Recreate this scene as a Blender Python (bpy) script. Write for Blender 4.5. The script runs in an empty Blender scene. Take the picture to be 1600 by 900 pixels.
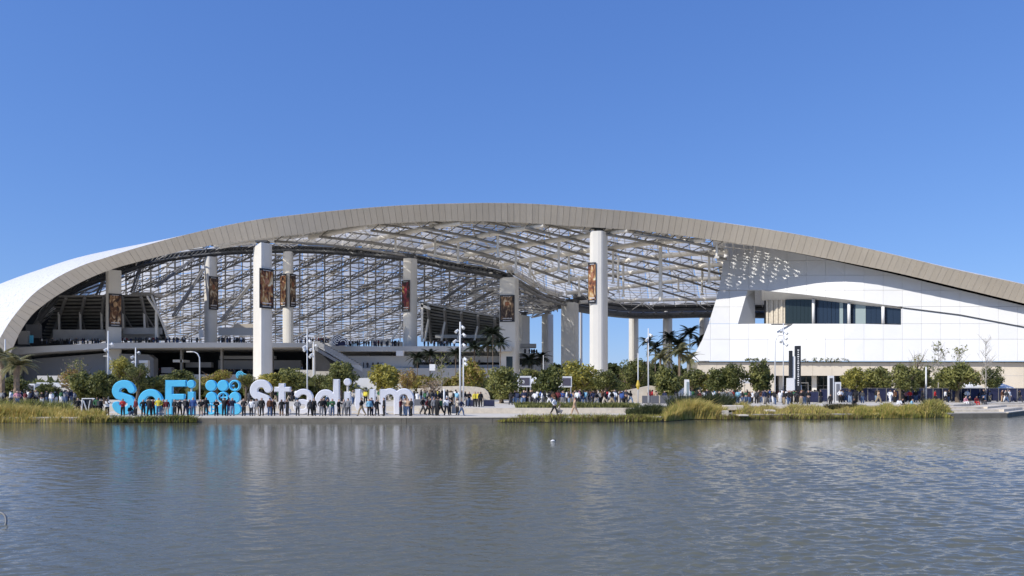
import bpy, bmesh, math, random
import numpy as np
from mathutils import Vector, Matrix
random.seed(7); RNG = np.random.default_rng(7)
SC = bpy.context.scene; COL = SC.collection

# ---------------- camera, sky, sun, exposure ----------------
FPX = 1150.0; HC = 3.65; HOR = 600.0            # focal length in photo pixels, eye height, horizon row
cam_d = bpy.data.cameras.new('camera'); cam = bpy.data.objects.new('camera', cam_d); COL.objects.link(cam)
cam.location = (0, 0, HC); cam.rotation_euler = (math.radians(90), 0, 0)
cam_d.sensor_width = 36; cam_d.lens = 36 * FPX / 1600; cam_d.shift_y = (HOR - 450) / 1600
cam_d.clip_end = 9000; cam_d.clip_start = 0.2
SC.camera = cam
SUN_AZ = Vector((-0.86, -0.51)).normalized(); SUN_EL = math.radians(40)
w = bpy.data.worlds.new('World'); SC.world = w; w.use_nodes = True
nt = w.node_tree; bg = nt.nodes['Background']; sky = nt.nodes.new('ShaderNodeTexSky')
sky.sky_type = 'NISHITA'; sky.sun_disc = False; sky.sun_elevation = SUN_EL
sky.sun_rotation = math.atan2(SUN_AZ.x, SUN_AZ.y)
sky.altitude = 300; sky.air_density = 1.0; sky.dust_density = 0.1; sky.ozone_density = 2.6
# the photograph's clear saturated blue: one tone curve per colour channel over the whole sky
sep = nt.nodes.new('ShaderNodeSeparateColor'); com = nt.nodes.new('ShaderNodeCombineColor'); nt.links.new(sky.outputs[0], sep.inputs[0]); K_SKY = 0.115
for ch, (a_, g_) in enumerate([(0.46, 0.72), (0.62, 0.63), (0.985, 0.47)]):
    pw = nt.nodes.new('ShaderNodeMath'); pw.operation = 'POWER'; pw.inputs[1].default_value = g_; ml = nt.nodes.new('ShaderNodeMath'); ml.operation = 'MULTIPLY'
    ml.inputs[1].default_value = a_ * K_SKY**g_ / K_SKY; nt.links.new(sep.outputs[ch], pw.inputs[0]); nt.links.new(pw.outputs[0], ml.inputs[0]); nt.links.new(ml.outputs[0], com.inputs[ch])
nt.links.new(com.outputs[0], bg.inputs[0]); bg.inputs[1].default_value = K_SKY
sl = bpy.data.lights.new('sun', 'SUN'); so = bpy.data.objects.new('sun', sl); COL.objects.link(so)
sl.energy = 4.3; sl.angle = math.radians(0.53); sl.color = (1.0, 0.955, 0.88)
sdir = Vector((SUN_AZ.x * math.cos(SUN_EL), SUN_AZ.y * math.cos(SUN_EL), math.sin(SUN_EL)))
so.rotation_euler = sdir.to_track_quat('Z', 'Y').to_euler(); so.location = (0, 0, 300)
SC.view_settings.view_transform = 'Standard'; SC.view_settings.look = 'None'
SC.view_settings.exposure = 0.0; SC.view_settings.gamma = 1.0; SC.view_settings.use_curve_mapping = False
SC.cycles.max_bounces = 8; SC.cycles.transparent_max_bounces = 16; SC.cycles.diffuse_bounces = 3
SC.cycles.caustics_reflective = False; SC.cycles.caustics_refractive = False

# ---------------- helpers ----------------
def P(px, py, Y):
    """the point of the place at distance Y (metres) that lies in the direction of photo position px, py"""
    return Vector(((px - 800) * Y / FPX, Y, HC + (HOR - py) * Y / FPX))
ORD = 'first second third fourth fifth sixth seventh eighth ninth tenth eleventh twelfth thirteenth fourteenth fifteenth sixteenth seventeenth eighteenth nineteenth twentieth'.split()
def tag(o, label=None, cat=None, group=None, kind=None):
    if label: o['label'] = label
    if cat: o['category'] = cat
    if group: o['group'] = group
    if kind: o['kind'] = kind
    return o
def empty(name, loc=(0, 0, 0), rz=0, parent=None):
    o = bpy.data.objects.new(name, None); COL.objects.link(o); o.location = loc; o.rotation_euler.z = rz
    o.empty_display_size = 0.2
    if parent: o.parent = parent
    return o
def lerp(a, b, t): return a + (b - a) * t
def interp(pts, x):
    """piecewise smooth (monotone cubic-ish) interpolation of (x, y) pairs"""
    n = len(pts)
    if x <= pts[0][0]: a, b = pts[0], pts[1]; return a[1] + (b[1]-a[1]) * (x-a[0]) / (b[0]-a[0])
    if x >= pts[-1][0]: a, b = pts[-2], pts[-1]; return a[1] + (b[1]-a[1]) * (x-a[0]) / (b[0]-a[0])
    for i in range(n - 1):
        if pts[i][0] <= x <= pts[i+1][0]: break
    def sl_(j):
        if j <= 0: return (pts[1][1]-pts[0][1]) / (pts[1][0]-pts[0][0])
        if j >= n-1: return (pts[-1][1]-pts[-2][1]) / (pts[-1][0]-pts[-2][0])
        d0 = (pts[j][1]-pts[j-1][1]) / (pts[j][0]-pts[j-1][0]); d1 = (pts[j+1][1]-pts[j][1]) / (pts[j+1][0]-pts[j][0])
        h0 = pts[j][0]-pts[j-1][0]; h1 = pts[j+1][0]-pts[j][0]
        return (d0*h1 + d1*h0) / (h0+h1)
    h = pts[i+1][0]-pts[i][0]; t = (x-pts[i][0]) / h
    return ((2*t**3-3*t**2+1)*pts[i][1] + (t**3-2*t**2+t)*h*sl_(i) + (-2*t**3+3*t**2)*pts[i+1][1] + (t**3-t**2)*h*sl_(i+1))

class MB:
    """collects shapes into ONE mesh"""
    def __init__(s): s.v = []; s.f = []; s.m = []
    def add(s, vs, fs, mi=0):
        b = len(s.v); s.v += [tuple(v) for v in vs]; s.f += [tuple(b + i for i in f) for f in fs]; s.m += [mi] * len(fs); return s
    def box(s, c, d, mi=0, rz=0.0, M=None):
        hx, hy, hz = d[0]/2, d[1]/2, d[2]/2; cs, sn = math.cos(rz), math.sin(rz); vs = []
        for z in (-hz, hz):
            for x, y in ((-hx, -hy), (hx, -hy), (hx, hy), (-hx, hy)):
                p = Vector((x*cs - y*sn, x*sn + y*cs, z))
                if M: p = M @ Vector((x, y, z))
                vs.append(Vector(c) + p)
        return s.add(vs, [(3,2,1,0), (4,5,6,7), (0,1,5,4), (1,2,6,5), (2,3,7,6), (3,0,4,7)], mi)
    def tube(s, pts, r, n=6, mi=0, cap=True):
        pts = [Vector(p) for p in pts]; rr = r if isinstance(r, (list, tuple)) else [r] * len(pts); base = len(s.v)
        up = Vector((0, 0, 1)); prev = None
        for i, p in enumerate(pts):
            d = (pts[min(i+1, len(pts)-1)] - pts[max(i-1, 0)]).normalized()
            if prev is None:
                a = d.cross(up if abs(d.z) < 0.95 else Vector((1, 0, 0))).normalized()
            else:
                a = (prev - d * prev.dot(d)).normalized()
            b = d.cross(a).normalized(); prev = a
            for k in range(n):
                t = 2*math.pi*k/n; s.v.append(tuple(p + (a*math.cos(t) + b*math.sin(t)) * rr[i]))
        for i in range(len(pts)-1):
            for k in range(n):
                s.f.append((base+i*n+k, base+i*n+(k+1)%n, base+(i+1)*n+(k+1)%n, base+(i+1)*n+k)); s.m.append(mi)
        if cap:
            s.f.append(tuple(base+k for k in range(n))[::-1]); s.m.append(mi)
            e = base+(len(pts)-1)*n; s.f.append(tuple(e+k for k in range(n))); s.m.append(mi)
        return s
    def prism(s, poly, z0, z1, mi=0, scale=1.0):
        """vertical prism on a plan polygon"""
        n = len(poly); c = Vector((sum(p[0] for p in poly)/n, sum(p[1] for p in poly)/n))
        vs = [(x, y, z0) for x, y in poly] + [(c.x+(x-c.x)*scale, c.y+(y-c.y)*scale, z1) for x, y in poly]
        return s.add(vs, [tuple(range(n))[::-1], tuple(range(n, 2*n))] + [(i, (i+1)%n, n+(i+1)%n, n+i) for i in range(n)], mi)
    def grid(s, fn, nu, nv, mi=0):
        b = len(s.v)
        for j in range(nv+1):
            for i in range(nu+1): s.v.append(tuple(fn(i/nu, j/nv)))
        for j in range(nv):
            for i in range(nu):
                a = b+j*(nu+1)+i; s.f.append((a, a+1, a+nu+2, a+nu+1)); s.m.append(mi)
        return s
    def mesh(s, name, mats):
        me = bpy.data.meshes.new(name); me.from_pydata(s.v, [], s.f)
        for m in (mats if isinstance(mats, (list, tuple)) else [mats]): me.materials.append(m)
        if any(s.m): me.polygons.foreach_set('material_index', s.m)
        me.update(); return me
    def build(s, name, mats, parent=None, smooth=False, loc=None, fix=True):
        me = s.mesh(name, mats)
        if fix:
            bm = bmesh.new(); bm.from_mesh(me); bmesh.ops.recalc_face_normals(bm, faces=bm.faces); bm.to_mesh(me); bm.free()
        if smooth: me.polygons.foreach_set('use_smooth', [True]*len(me.polygons))
        o = bpy.data.objects.new(name, me); COL.objects.link(o)
        if parent: o.parent = parent
        if loc is not None: o.location = loc
        return o
def quads_np(name, V, mats, mi=None, k=4, parent=None):
    """fast mesh of separate k-gons from an (n*k, 3) array"""
    n = len(V)//k; me = bpy.data.meshes.new(name); me.vertices.add(len(V)); me.vertices.foreach_set('co', np.asarray(V, dtype=np.float32).ravel())
    me.loops.add(n*k); me.loops.foreach_set('vertex_index', np.arange(n*k, dtype=np.int32))
    me.polygons.add(n); me.polygons.foreach_set('loop_start', np.arange(0, n*k, k, dtype=np.int32))
    for m in (mats if isinstance(mats, (list, tuple)) else [mats]): me.materials.append(m)
    if mi is not None: me.polygons.foreach_set('material_index', np.asarray(mi, dtype=np.int32))
    me.update(calc_edges=True); return me
def link(name, me, parent=None, loc=None, rot=None, scale=None):
    o = bpy.data.objects.new(name, me); COL.objects.link(o)
    if parent: o.parent = parent
    if loc is not None: o.location = loc
    if rot is not None: o.rotation_euler = rot
    if scale is not None: o.scale = scale if hasattr(scale, '__len__') else (scale,)*3
    return o
def copy_tree(o, parent=None):
    c = o.copy(); COL.objects.link(c)
    if parent: c.parent = parent
    for ch in [x for x in KIDS.get(o.name, [])]: copy_tree(ch, c)
    return c
KIDS = {}
def note_kids(root, kids): KIDS[root.name] = list(kids)

# ---------------- materials ----------------
def mat(name, col, rough=0.6, metal=0.0, noise=0.0, nscale=1.0, bump=0.0, bscale=20.0, col2=None, spec=0.5, coord='Object', sheen=None):
    m = bpy.data.materials.new(name); m.use_nodes = True; n = m.node_tree.nodes; l = m.node_tree.links; b = n['Principled BSDF']
    b.inputs['Base Color'].default_value = (*col, 1); b.inputs['Roughness'].default_value = rough; b.inputs['Metallic'].default_value = metal
    b.inputs['Specular IOR Level'].default_value = spec
    tc = n.new('ShaderNodeTexCoord'); src = tc.outputs[coord]
    if coord == 'World':
        pass
    if noise > 0 or col2:
        nz = n.new('ShaderNodeTexNoise'); nz.inputs['Scale'].default_value = nscale; nz.inputs['Detail'].default_value = 5; nz.inputs['Roughness'].default_value = 0.65
        l.new(src, nz.inputs['Vector'])
        cr = n.new('ShaderNodeValToRGB'); cr.color_ramp.elements[0].position = 0.32; cr.color_ramp.elements[1].position = 0.68
        c2 = col2 or tuple(min(1, c*(1+noise)) for c in col); c1 = col if col2 else tuple(c*(1-noise) for c in col)
        cr.color_ramp.elements[0].color = (*c1, 1); cr.color_ramp.elements[1].color = (*c2, 1)
        l.new(nz.outputs['Fac'], cr.inputs[0]); l.new(cr.outputs[0], b.inputs['Base Color'])
    if bump > 0:
        n2 = n.new('ShaderNodeTexNoise'); n2.inputs['Scale'].default_value = bscale; n2.inputs['Detail'].default_value = 4; l.new(src, n2.inputs['Vector'])
        bp = n.new('ShaderNodeBump'); bp.inputs['Strength'].default_value = bump; bp.inputs['Distance'].default_value = 0.05
        l.new(n2.outputs['Fac'], bp.inputs['Height']); l.new(bp.outputs[0], b.inputs['Normal'])
    return m
M = {}
M['fascia'] = mat('fascia aluminium', (0.63, 0.56, 0.455), 0.45, 0.0, 0.05, 0.15)
M['fascia2'] = mat('fascia aluminium tone', (0.61, 0.54, 0.435), 0.45, 0.0, 0.05, 0.15)
M['seam'] = mat('dark joint', (0.30, 0.27, 0.22), 0.8)
M['white_panel'] = mat('white facade panel', (0.665, 0.66, 0.645), 0.45, 0, 0.03, 0.12, 0.1, 0.6)
M['white_panel3'] = mat('white facade panel grey tone', (0.635, 0.632, 0.62), 0.5, 0, 0.03, 0.3)
M['white_panel2'] = mat('white facade panel tone', (0.655, 0.65, 0.635), 0.48, 0, 0.02, 0.2)
M['groove'] = mat('facade groove', (0.50, 0.49, 0.48), 0.8)
M['panel_joint'] = mat('facade joint', (0.48, 0.48, 0.47), 0.8)
M['column'] = mat('column concrete', (0.74, 0.70, 0.62), 0.6, 0, 0.05, 0.12, 0.15, 3)
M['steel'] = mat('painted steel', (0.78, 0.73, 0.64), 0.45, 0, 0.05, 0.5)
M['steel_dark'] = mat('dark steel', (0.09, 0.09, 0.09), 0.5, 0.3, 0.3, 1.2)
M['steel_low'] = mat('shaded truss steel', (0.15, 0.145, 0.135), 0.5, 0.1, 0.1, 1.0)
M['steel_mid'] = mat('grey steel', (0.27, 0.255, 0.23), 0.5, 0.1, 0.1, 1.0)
M['beige'] = mat('beige cast stone', (0.60, 0.53, 0.43), 0.8, 0, 0.07, 0.25, 0.2, 4)
M['concrete'] = mat('grey concrete', (0.40, 0.39, 0.37), 0.8, 0, 0.10, 0.35, 0.3, 3)
M['concrete_dark'] = mat('dark concrete', (0.22, 0.21, 0.18), 0.8, 0, 0.2, 0.6, 0.3, 3)
M['paving'] = mat('pale paving', (0.63, 0.57, 0.47), 0.85, 0, 0.08, 0.4, 0.2, 6)
M['wall_grey'] = mat('grey wall', (0.27, 0.265, 0.26), 0.8, 0, 0.06, 0.1)
M['wall_light'] = mat('light wall', (0.55, 0.53, 0.49), 0.7, 0, 0.05, 0.2)
M['wall_white'] = mat('white render', (0.80, 0.79, 0.77), 0.7, 0, 0.04, 0.2)
M['lake_wall'] = mat('weathered lake wall', (0.20, 0.175, 0.135), 0.85, 0, 0.22, 1.2, 0.3, 5)
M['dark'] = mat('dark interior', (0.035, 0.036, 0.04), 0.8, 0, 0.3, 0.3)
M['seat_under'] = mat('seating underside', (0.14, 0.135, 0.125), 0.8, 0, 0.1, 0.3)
M['cyan'] = mat('cyan paint', (0.12, 0.60, 0.88), 0.4, 0, 0.06, 0.9, 0.1, 3)
M['letter_white'] = mat('white letter paint', (0.80, 0.79, 0.81), 0.4, 0, 0.05, 0.9, 0.1, 3)
M['pole'] = mat('white lamp pole', (0.72, 0.72, 0.70), 0.4)
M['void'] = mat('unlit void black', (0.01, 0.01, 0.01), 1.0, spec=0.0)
M['black'] = mat('black metal', (0.02, 0.02, 0.022), 0.4)
M['navy'] = mat('navy fabric', (0.025, 0.030, 0.075), 0.8, 0, 0.4, 0.8, 0.4, 5)
M['grate'] = mat('grey barrier', (0.16, 0.16, 0.17), 0.6, 0.3)
M['bark'] = mat('bark', (0.16, 0.12, 0.085), 0.9, 0, 0.3, 6, 0.5, 20)
M['bark_pale'] = mat('pale bark', (0.42, 0.38, 0.32), 0.9, 0, 0.2, 6)
M['palm_bark'] = mat('palm bark', (0.25, 0.18, 0.12), 0.95, 0, 0.4, 5, 0.8, 12)
M['stone'] = mat('pale stone', (0.66, 0.58, 0.46), 0.85, 0, 0.15, 1.5, 0.5, 5)
M['wood_ext'] = mat('light steel', (0.75, 0.74, 0.72), 0.4)

def glass_mat(name, col, rough=0.06, alpha=None):
    m = bpy.data.materials.new(name); m.use_nodes = True; b = m.node_tree.nodes['Principled BSDF']
    b.inputs['Base Color'].default_value = (*col, 1); b.inputs['Roughness'].default_value = rough
    b.inputs['Specular IOR Level'].default_value = 0.5; b.inputs['IOR'].default_value = 1.45
    return m
M['glass_blue'] = glass_mat('blue window glass', (0.02, 0.032, 0.055))
M['glass_dark'] = glass_mat('dark window glass', (0.02, 0.03, 0.032))
M['glass_green'] = glass_mat('pale green glass', (0.30, 0.36, 0.35), 0.15)

def leaf_mat(name, c1, c2, rough=0.55, trans=0.35):
    m = bpy.data.materials.new(name); m.use_nodes = True; n = m.node_tree.nodes; l = m.node_tree.links; n.clear()
    out = n.new('ShaderNodeOutputMaterial'); tc = n.new('ShaderNodeTexCoord'); nz = n.new('ShaderNodeTexNoise'); nz.inputs['Scale'].default_value = 2.2
    nz.inputs['Detail'].default_value = 6; l.new(tc.outputs['Object'], nz.inputs['Vector'])
    oi = n.new('ShaderNodeObjectInfo'); ad = n.new('ShaderNodeMath'); ad.operation = 'MULTIPLY_ADD'; ad.inputs[1].default_value = 0.22; l.new(oi.outputs['Random'], ad.inputs[0])
    l.new(nz.outputs['Fac'], ad.inputs[2]); cr = n.new('ShaderNodeValToRGB'); cr.color_ramp.elements[0].position = 0.42; cr.color_ramp.elements[1].position = 0.72
    cr.color_ramp.elements[0].color = (*c1, 1); cr.color_ramp.elements[1].color = (*c2, 1); l.new(ad.outputs[0], cr.inputs[0])
    d = n.new('ShaderNodeBsdfPrincipled'); d.inputs['Roughness'].default_value = rough; d.inputs['Specular IOR Level'].default_value = 0.35
    t = n.new('ShaderNodeBsdfTranslucent'); mx = n.new('ShaderNodeMixShader'); mx.inputs[0].default_value = trans
    l.new(cr.outputs[0], d.inputs['Base Color']); l.new(cr.outputs[0], t.inputs['Color']); l.new(d.outputs[0], mx.inputs[1]); l.new(t.outputs[0], mx.inputs[2]); l.new(mx.outputs[0], out.inputs[0])
    return m
M['leaf_green'] = leaf_mat('olive green leaves', (0.10, 0.115, 0.03), (0.34, 0.33, 0.10))
M['leaf_dark'] = leaf_mat('dark green leaves', (0.04, 0.06, 0.02), (0.17, 0.18, 0.06))
M['leaf_yellow'] = leaf_mat('yellow green leaves', (0.24, 0.23, 0.04), (0.55, 0.47, 0.11))
M['leaf_orange'] = leaf_mat('orange autumn leaves', (0.28, 0.16, 0.06), (0.48, 0.33, 0.13))
M['leaf_pink'] = leaf_mat('dry pinkish leaves', (0.34, 0.24, 0.17), (0.52, 0.42, 0.30))
M['leaf_palm'] = leaf_mat('palm fronds', (0.14, 0.14, 0.05), (0.36, 0.33, 0.17))
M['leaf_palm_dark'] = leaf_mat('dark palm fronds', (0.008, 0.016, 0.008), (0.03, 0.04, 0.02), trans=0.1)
M['reed_gold'] = leaf_mat('golden reeds', (0.46, 0.35, 0.08), (0.75, 0.58, 0.20))
M['reed_green'] = leaf_mat('green reeds', (0.20, 0.23, 0.04), (0.52, 0.48, 0.11))
M['reed_dark'] = leaf_mat('dark rushes', (0.03, 0.045, 0.015), (0.09, 0.10, 0.035))
M['reed_brown'] = leaf_mat('brownish ground cover', (0.14, 0.11, 0.04), (0.32, 0.24, 0.10))

# ETFE roof film: lets part of the daylight straight through, scatters the rest
def film(name, lo, hi):
    m = bpy.data.materials.new(name); m.use_nodes = True; n = m.node_tree.nodes; l = m.node_tree.links; n.clear()
    out = n.new('ShaderNodeOutputMaterial'); tr = n.new('ShaderNodeBsdfTransparent'); tr.inputs[0].default_value = (0.93, 0.93, 0.92, 1)
    tl = n.new('ShaderNodeBsdfTranslucent'); tl.inputs[0].default_value = (0.93, 0.90, 0.84, 1); df = n.new('ShaderNodeBsdfDiffuse'); df.inputs[0].default_value = (0.80, 0.77, 0.71, 1)
    m1 = n.new('ShaderNodeMixShader'); m1.inputs[0].default_value = 0.45; l.new(tl.outputs[0], m1.inputs[1]); l.new(df.outputs[0], m1.inputs[2])
    m2 = n.new('ShaderNodeMixShader'); tc = n.new('ShaderNodeTexCoord'); nz = n.new('ShaderNodeTexNoise'); nz.inputs['Scale'].default_value = 0.12; nz.inputs['Detail'].default_value = 4
    l.new(tc.outputs['Object'], nz.inputs['Vector']); mr = n.new('ShaderNodeMapRange'); mr.inputs[1].default_value = .3; mr.inputs[2].default_value = .7; mr.inputs[3].default_value = lo; mr.inputs[4].default_value = hi
    l.new(nz.outputs['Fac'], mr.inputs[0]); l.new(mr.outputs[0], m2.inputs[0])
    l.new(tr.outputs[0], m2.inputs[1]); l.new(m1.outputs[0], m2.inputs[2]); l.new(m2.outputs[0], out.inputs[0]); return m
M['film'] = film('translucent canopy film', 0.74, 0.95); M['film_bowl'] = film('translucent bowl roof film', 0.80, 0.97)

# white perforated roof skin with a fine triangular joint pattern
def skin():
    m = mat('white perforated roof skin', (0.80, 0.79, 0.76), 0.5); n = m.node_tree.nodes; l = m.node_tree.links; b = n['Principled BSDF']
    tc = n.new('ShaderNodeTexCoord'); mp = n.new('ShaderNodeMapping'); mp.inputs['Scale'].default_value = (0.55, 0.55, 0.55); mp.inputs['Rotation'].default_value = (0.3, 0.2, 0.6)
    l.new(tc.outputs['Object'], mp.inputs[0]); v = n.new('ShaderNodeTexVoronoi'); v.feature = 'DISTANCE_TO_EDGE'; v.inputs['Scale'].default_value = 1.0; l.new(mp.outputs[0], v.inputs['Vector'])
    cr = n.new('ShaderNodeValToRGB'); cr.color_ramp.elements[0].position = 0.0; cr.color_ramp.elements[1].position = 0.06
    cr.color_ramp.elements[0].color = (0.50, 0.49, 0.47, 1); cr.color_ramp.elements[1].color = (0.74, 0.73, 0.71, 1)
    l.new(v.outputs['Distance'], cr.inputs[0]); l.new(cr.outputs[0], b.inputs['Base Color']); return m
M['skin'] = skin()

def water_mat():
    m = bpy.data.materials.new('lake water'); m.use_nodes = True; n = m.node_tree.nodes; l = m.node_tree.links; b = n['Principled BSDF']
    b.inputs['Base Color'].default_value = (0.125, 0.127, 0.095, 1); b.inputs['Roughness'].default_value = 0.03; b.inputs['IOR'].default_value = 1.38
    tc = n.new('ShaderNodeTexCoord'); mp = n.new('ShaderNodeMapping'); mp.inputs['Scale'].default_value = (0.7, 1, 1); l.new(tc.outputs['Object'], mp.inputs[0])
    t = n.new('ShaderNodeTexNoise'); t.inputs['Scale'].default_value = 7; t.inputs['Detail'].default_value = 5; t.inputs['Roughness'].default_value = 0.6; l.new(mp.outputs[0], t.inputs['Vector'])
    bp = n.new('ShaderNodeBump'); bp.inputs['Strength'].default_value = 0.4; bp.inputs['Distance'].default_value = 0.03; l.new(t.outputs['Fac'], bp.inputs['Height']); l.new(bp.outputs[0], b.inputs['Normal'])
    return m
M['water'] = water_mat()
# ---------------- ground and water ----------------
PROM_Z, PLAZA_Z = 0.50, 1.05
SHORE = [(-40, 70), (-20, 70), (14.4, 71.5), (18, 76), (34, 78), (55, 82), (62, 89), (75, 92), (400, 150), (1500, 250)]
def shoreY(X): 
    for (a, b) in zip(SHORE, SHORE[1:]):
        if a[0] <= X <= b[0]: return lerp(a[1], b[1], (X-a[0])/(b[0]-a[0]))
    return SHORE[0][1] if X < 0 else SHORE[-1][1]
SH = [(-1500, 110), (-400, 80), (-80, 70)] + SHORE[1:]
g = MB(); g.add([(-6000, -3000, -1.6), (6000, -3000, -1.6), (6000, 7000, -1.6), (-6000, 7000, -1.6)], [(0, 1, 2, 3)])
tag(g.build('ground', M['concrete_dark']), kind='structure')
# lake: one sheet; where it is close enough to show its ripples it is finely divided and raised into real waves
def wave_height(X, Y):
    r = np.random.default_rng(11); h = np.zeros_like(X); res = Y*Y/(FPX*HC)*0.55 + 0.01
    wind = 0.62 + 0.60/(1+np.exp(-(X/np.maximum(Y, 10)-0.19)*16)); wind = wind*(0.85+0.25*np.sin(X*0.11+Y*0.07+1)*np.sin(Y*0.13-X*0.05)); wind = np.maximum(wind, 0.75/(1+np.exp((X/np.maximum(Y, 10)+0.58)*18)))
    for k in range(96):
        lam = 0.13*(1.0/0.13)**(r.random()**0.95); th = r.normal(0, 0.42)+math.pi/2+0.12; kx, ky = math.cos(th)*2*math.pi/lam, math.sin(th)*2*math.pi/lam; a = 0.0235*lam/(2*math.pi)*(1.25 if lam < .7 else 1.0)
        fade = np.clip((lam/np.abs(math.sin(th)+1e-3)/res-2.0)/2.0, 0, 1); ph = r.uniform(0, 6.283); c = np.sin(kx*X+ky*Y+ph + 0.6*np.sin(0.31*X-0.23*Y+k)); h += a*fade*wind*(c + 0.25*np.cos(2*(kx*X+ky*Y+ph)))
    return h
NXW, NYW = 1000, 640
pyr = np.linspace(935, 641, NYW); Yr = FPX*HC/(pyr-HOR); u = np.linspace(-0.95, 0.95, NXW); Yg, Ug = np.meshgrid(Yr, u, indexing='ij'); Xg = Ug*Yg; Zg = wave_height(Xg, Yg)
edge = np.minimum(np.minimum(np.arange(NYW)[:, None], NYW-1-np.arange(NYW)[:, None])/6.0, np.minimum(np.arange(NXW)[None, :], NXW-1-np.arange(NXW)[None, :])/6.0); Zg = Zg*np.clip(edge, 0, 1)
Vw = np.stack([Xg, Yg, Zg], -1).reshape(-1, 3); me = bpy.data.meshes.new('lake_water'); nvw = len(Vw)
i0 = (np.arange(NYW-1)[:, None]*NXW + np.arange(NXW-1)[None, :]).ravel(); Fw = np.stack([i0, i0+1, i0+NXW+1, i0+NXW], 1)
Ya, Yb, Xa, Xb = Yr[0], Yr[-1], 0.95*Yr[0], 0.95*Yr[-1]
ext = np.array([(-Xa, Ya, 0), (Xa, Ya, 0), (Xb, Yb, 0), (-Xb, Yb, 0), (-1500, 1.2, 0), (1500, 1.2, 0), (1500, 260, 0), (-1500, 130, 0)]); e = nvw
Fe = np.array([(e+4, e+5, e+1, e), (e+5, e+6, e+2, e+1), (e+2, e+6, e+7, e+3), (e+3, e+7, e+4, e)]); Vw = np.concatenate([Vw, ext]); Fw = np.concatenate([Fw, Fe])
me.vertices.add(len(Vw)); me.vertices.foreach_set('co', Vw.astype(np.float32).ravel()); me.loops.add(len(Fw)*4); me.loops.foreach_set('vertex_index', Fw.astype(np.int32).ravel())
me.polygons.add(len(Fw)); me.polygons.foreach_set('loop_start', np.arange(0, len(Fw)*4, 4, dtype=np.int32)); me.update(calc_edges=True); me.polygons.foreach_set('use_smooth', np.ones(len(Fw), dtype=bool)); me.materials.append(M['water'])
tag(link('lake_water', me), kind='structure')
nb = MB(); nb.box((0, -30, -0.4), (600, 62, 1.9)); nb2 = nb.build('near_bank', M['paving']); tag(nb2, kind='structure')
# promenade with its retaining wall, terrace and the plaza
def strip(name, front, back, z, m, z0=-1.6):
    b = MB(); n = len(front); vs = [(x, y, z) for x, y in front] + [(x, y, z) for x, y in back] + [(x, y, z0) for x, y in front]
    fs = [(i, i+1, n+i+1, n+i) for i in range(n-1)] + [(2*n+i, 2*n+i+1, i+1, i) for i in range(n-1)]
    b.add(vs, fs); return tag(b.build(name, m), kind='structure')
front = [(x, y) for x, y in SH]; TERR = [(-1500, 190), (-400, 160), (-80, 86), (-20, 86), (-10.5, 86), (-10.0, 79), (14.4, 79.5), (18, 86), (34, 88), (55, 92), (62, 99), (75, 103), (400, 162), (1500, 262)]
SH2 = [(-1500, 110), (-400, 80), (-80, 70), (-20, 70), (-10.5, 70), (-10, 70), (14.4, 71.5), (18, 76), (34, 78), (55, 82), (62, 89), (75, 92), (400, 150), (1500, 250)]
strip('promenade', SH2, TERR, PROM_Z, M['paving'])
b = MB()          # retaining wall face with a projecting coping
for (x0, y0), (x1, y1) in zip(SH2[2:-1], SH2[3:]):
    n = max(1, int((x1-x0)/4)) if x1 < 120 else 1
    for k in range(n):
        xa, xb = lerp(x0, x1, k/n), lerp(x0, x1, (k+1)/n); ya, yb = lerp(y0, y1, k/n), lerp(y0, y1, (k+1)/n)
        a = math.atan2(yb-ya, xb-xa); L = math.hypot(xb-xa, yb-ya) - 0.03
        b.box(((xa+xb)/2, (ya+yb)/2 - 0.12, 0.165), (L, 0.2, 0.49), 0, a)
tag(b.build('lake_wall', M['lake_wall']), kind='structure')
b = MB()
for (x0, y0), (x1, y1) in zip(SH2[2:-1], SH2[3:]):
    if x1 <= -20 or (x0 >= 14 and x1 < 60): continue
    a = math.atan2(y1-y0, x1-x0); L = math.hypot(x1-x0, y1-y0)
    b.box(((x0+x1)/2, (y0+y1)/2 + 0.05, 0.458), (L, 0.62, 0.09), 0, a)
tag(b.build('wall_coping', M['stone']), kind='structure')
strip('plaza_ground', TERR, [(x, 3500) for x, y in TERR], PLAZA_Z, M['paving'], 0.3)
b = MB()
for (x0, y0), (x1, y1) in zip(TERR[5:-2], TERR[6:-1]):
    a = math.atan2(y1-y0, x1-x0); L = math.hypot(x1-x0, y1-y0)
    b.box(((x0+x1)/2, (y0+y1)/2 - 0.15, 0.79), (L, 0.26, 0.56), 0, a)
tag(b.build('terrace_wall', M['stone']), kind='structure')
# stepped seats of the right hand bank
for k, (dy, z) in enumerate([(2.2, 0.72), (4.4, 0.93)]):
    b = MB(); pts = [(48, 81), (55, 82), (62, 89), (75, 92), (160, 108)]
    for (x0, y0), (x1, y1) in zip(pts, pts[1:]):
        a = math.atan2(y1-y0, x1-x0); L = math.hypot(x1-x0, y1-y0)
        b.box(((x0+x1)/2, (y0+y1)/2 + dy + 0.9, z-0.12), (L, 3.2 if k == 0 else 2.4, 0.34), 0, a)
    tag(b.build('bank_step', M['stone']), kind='structure')

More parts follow.
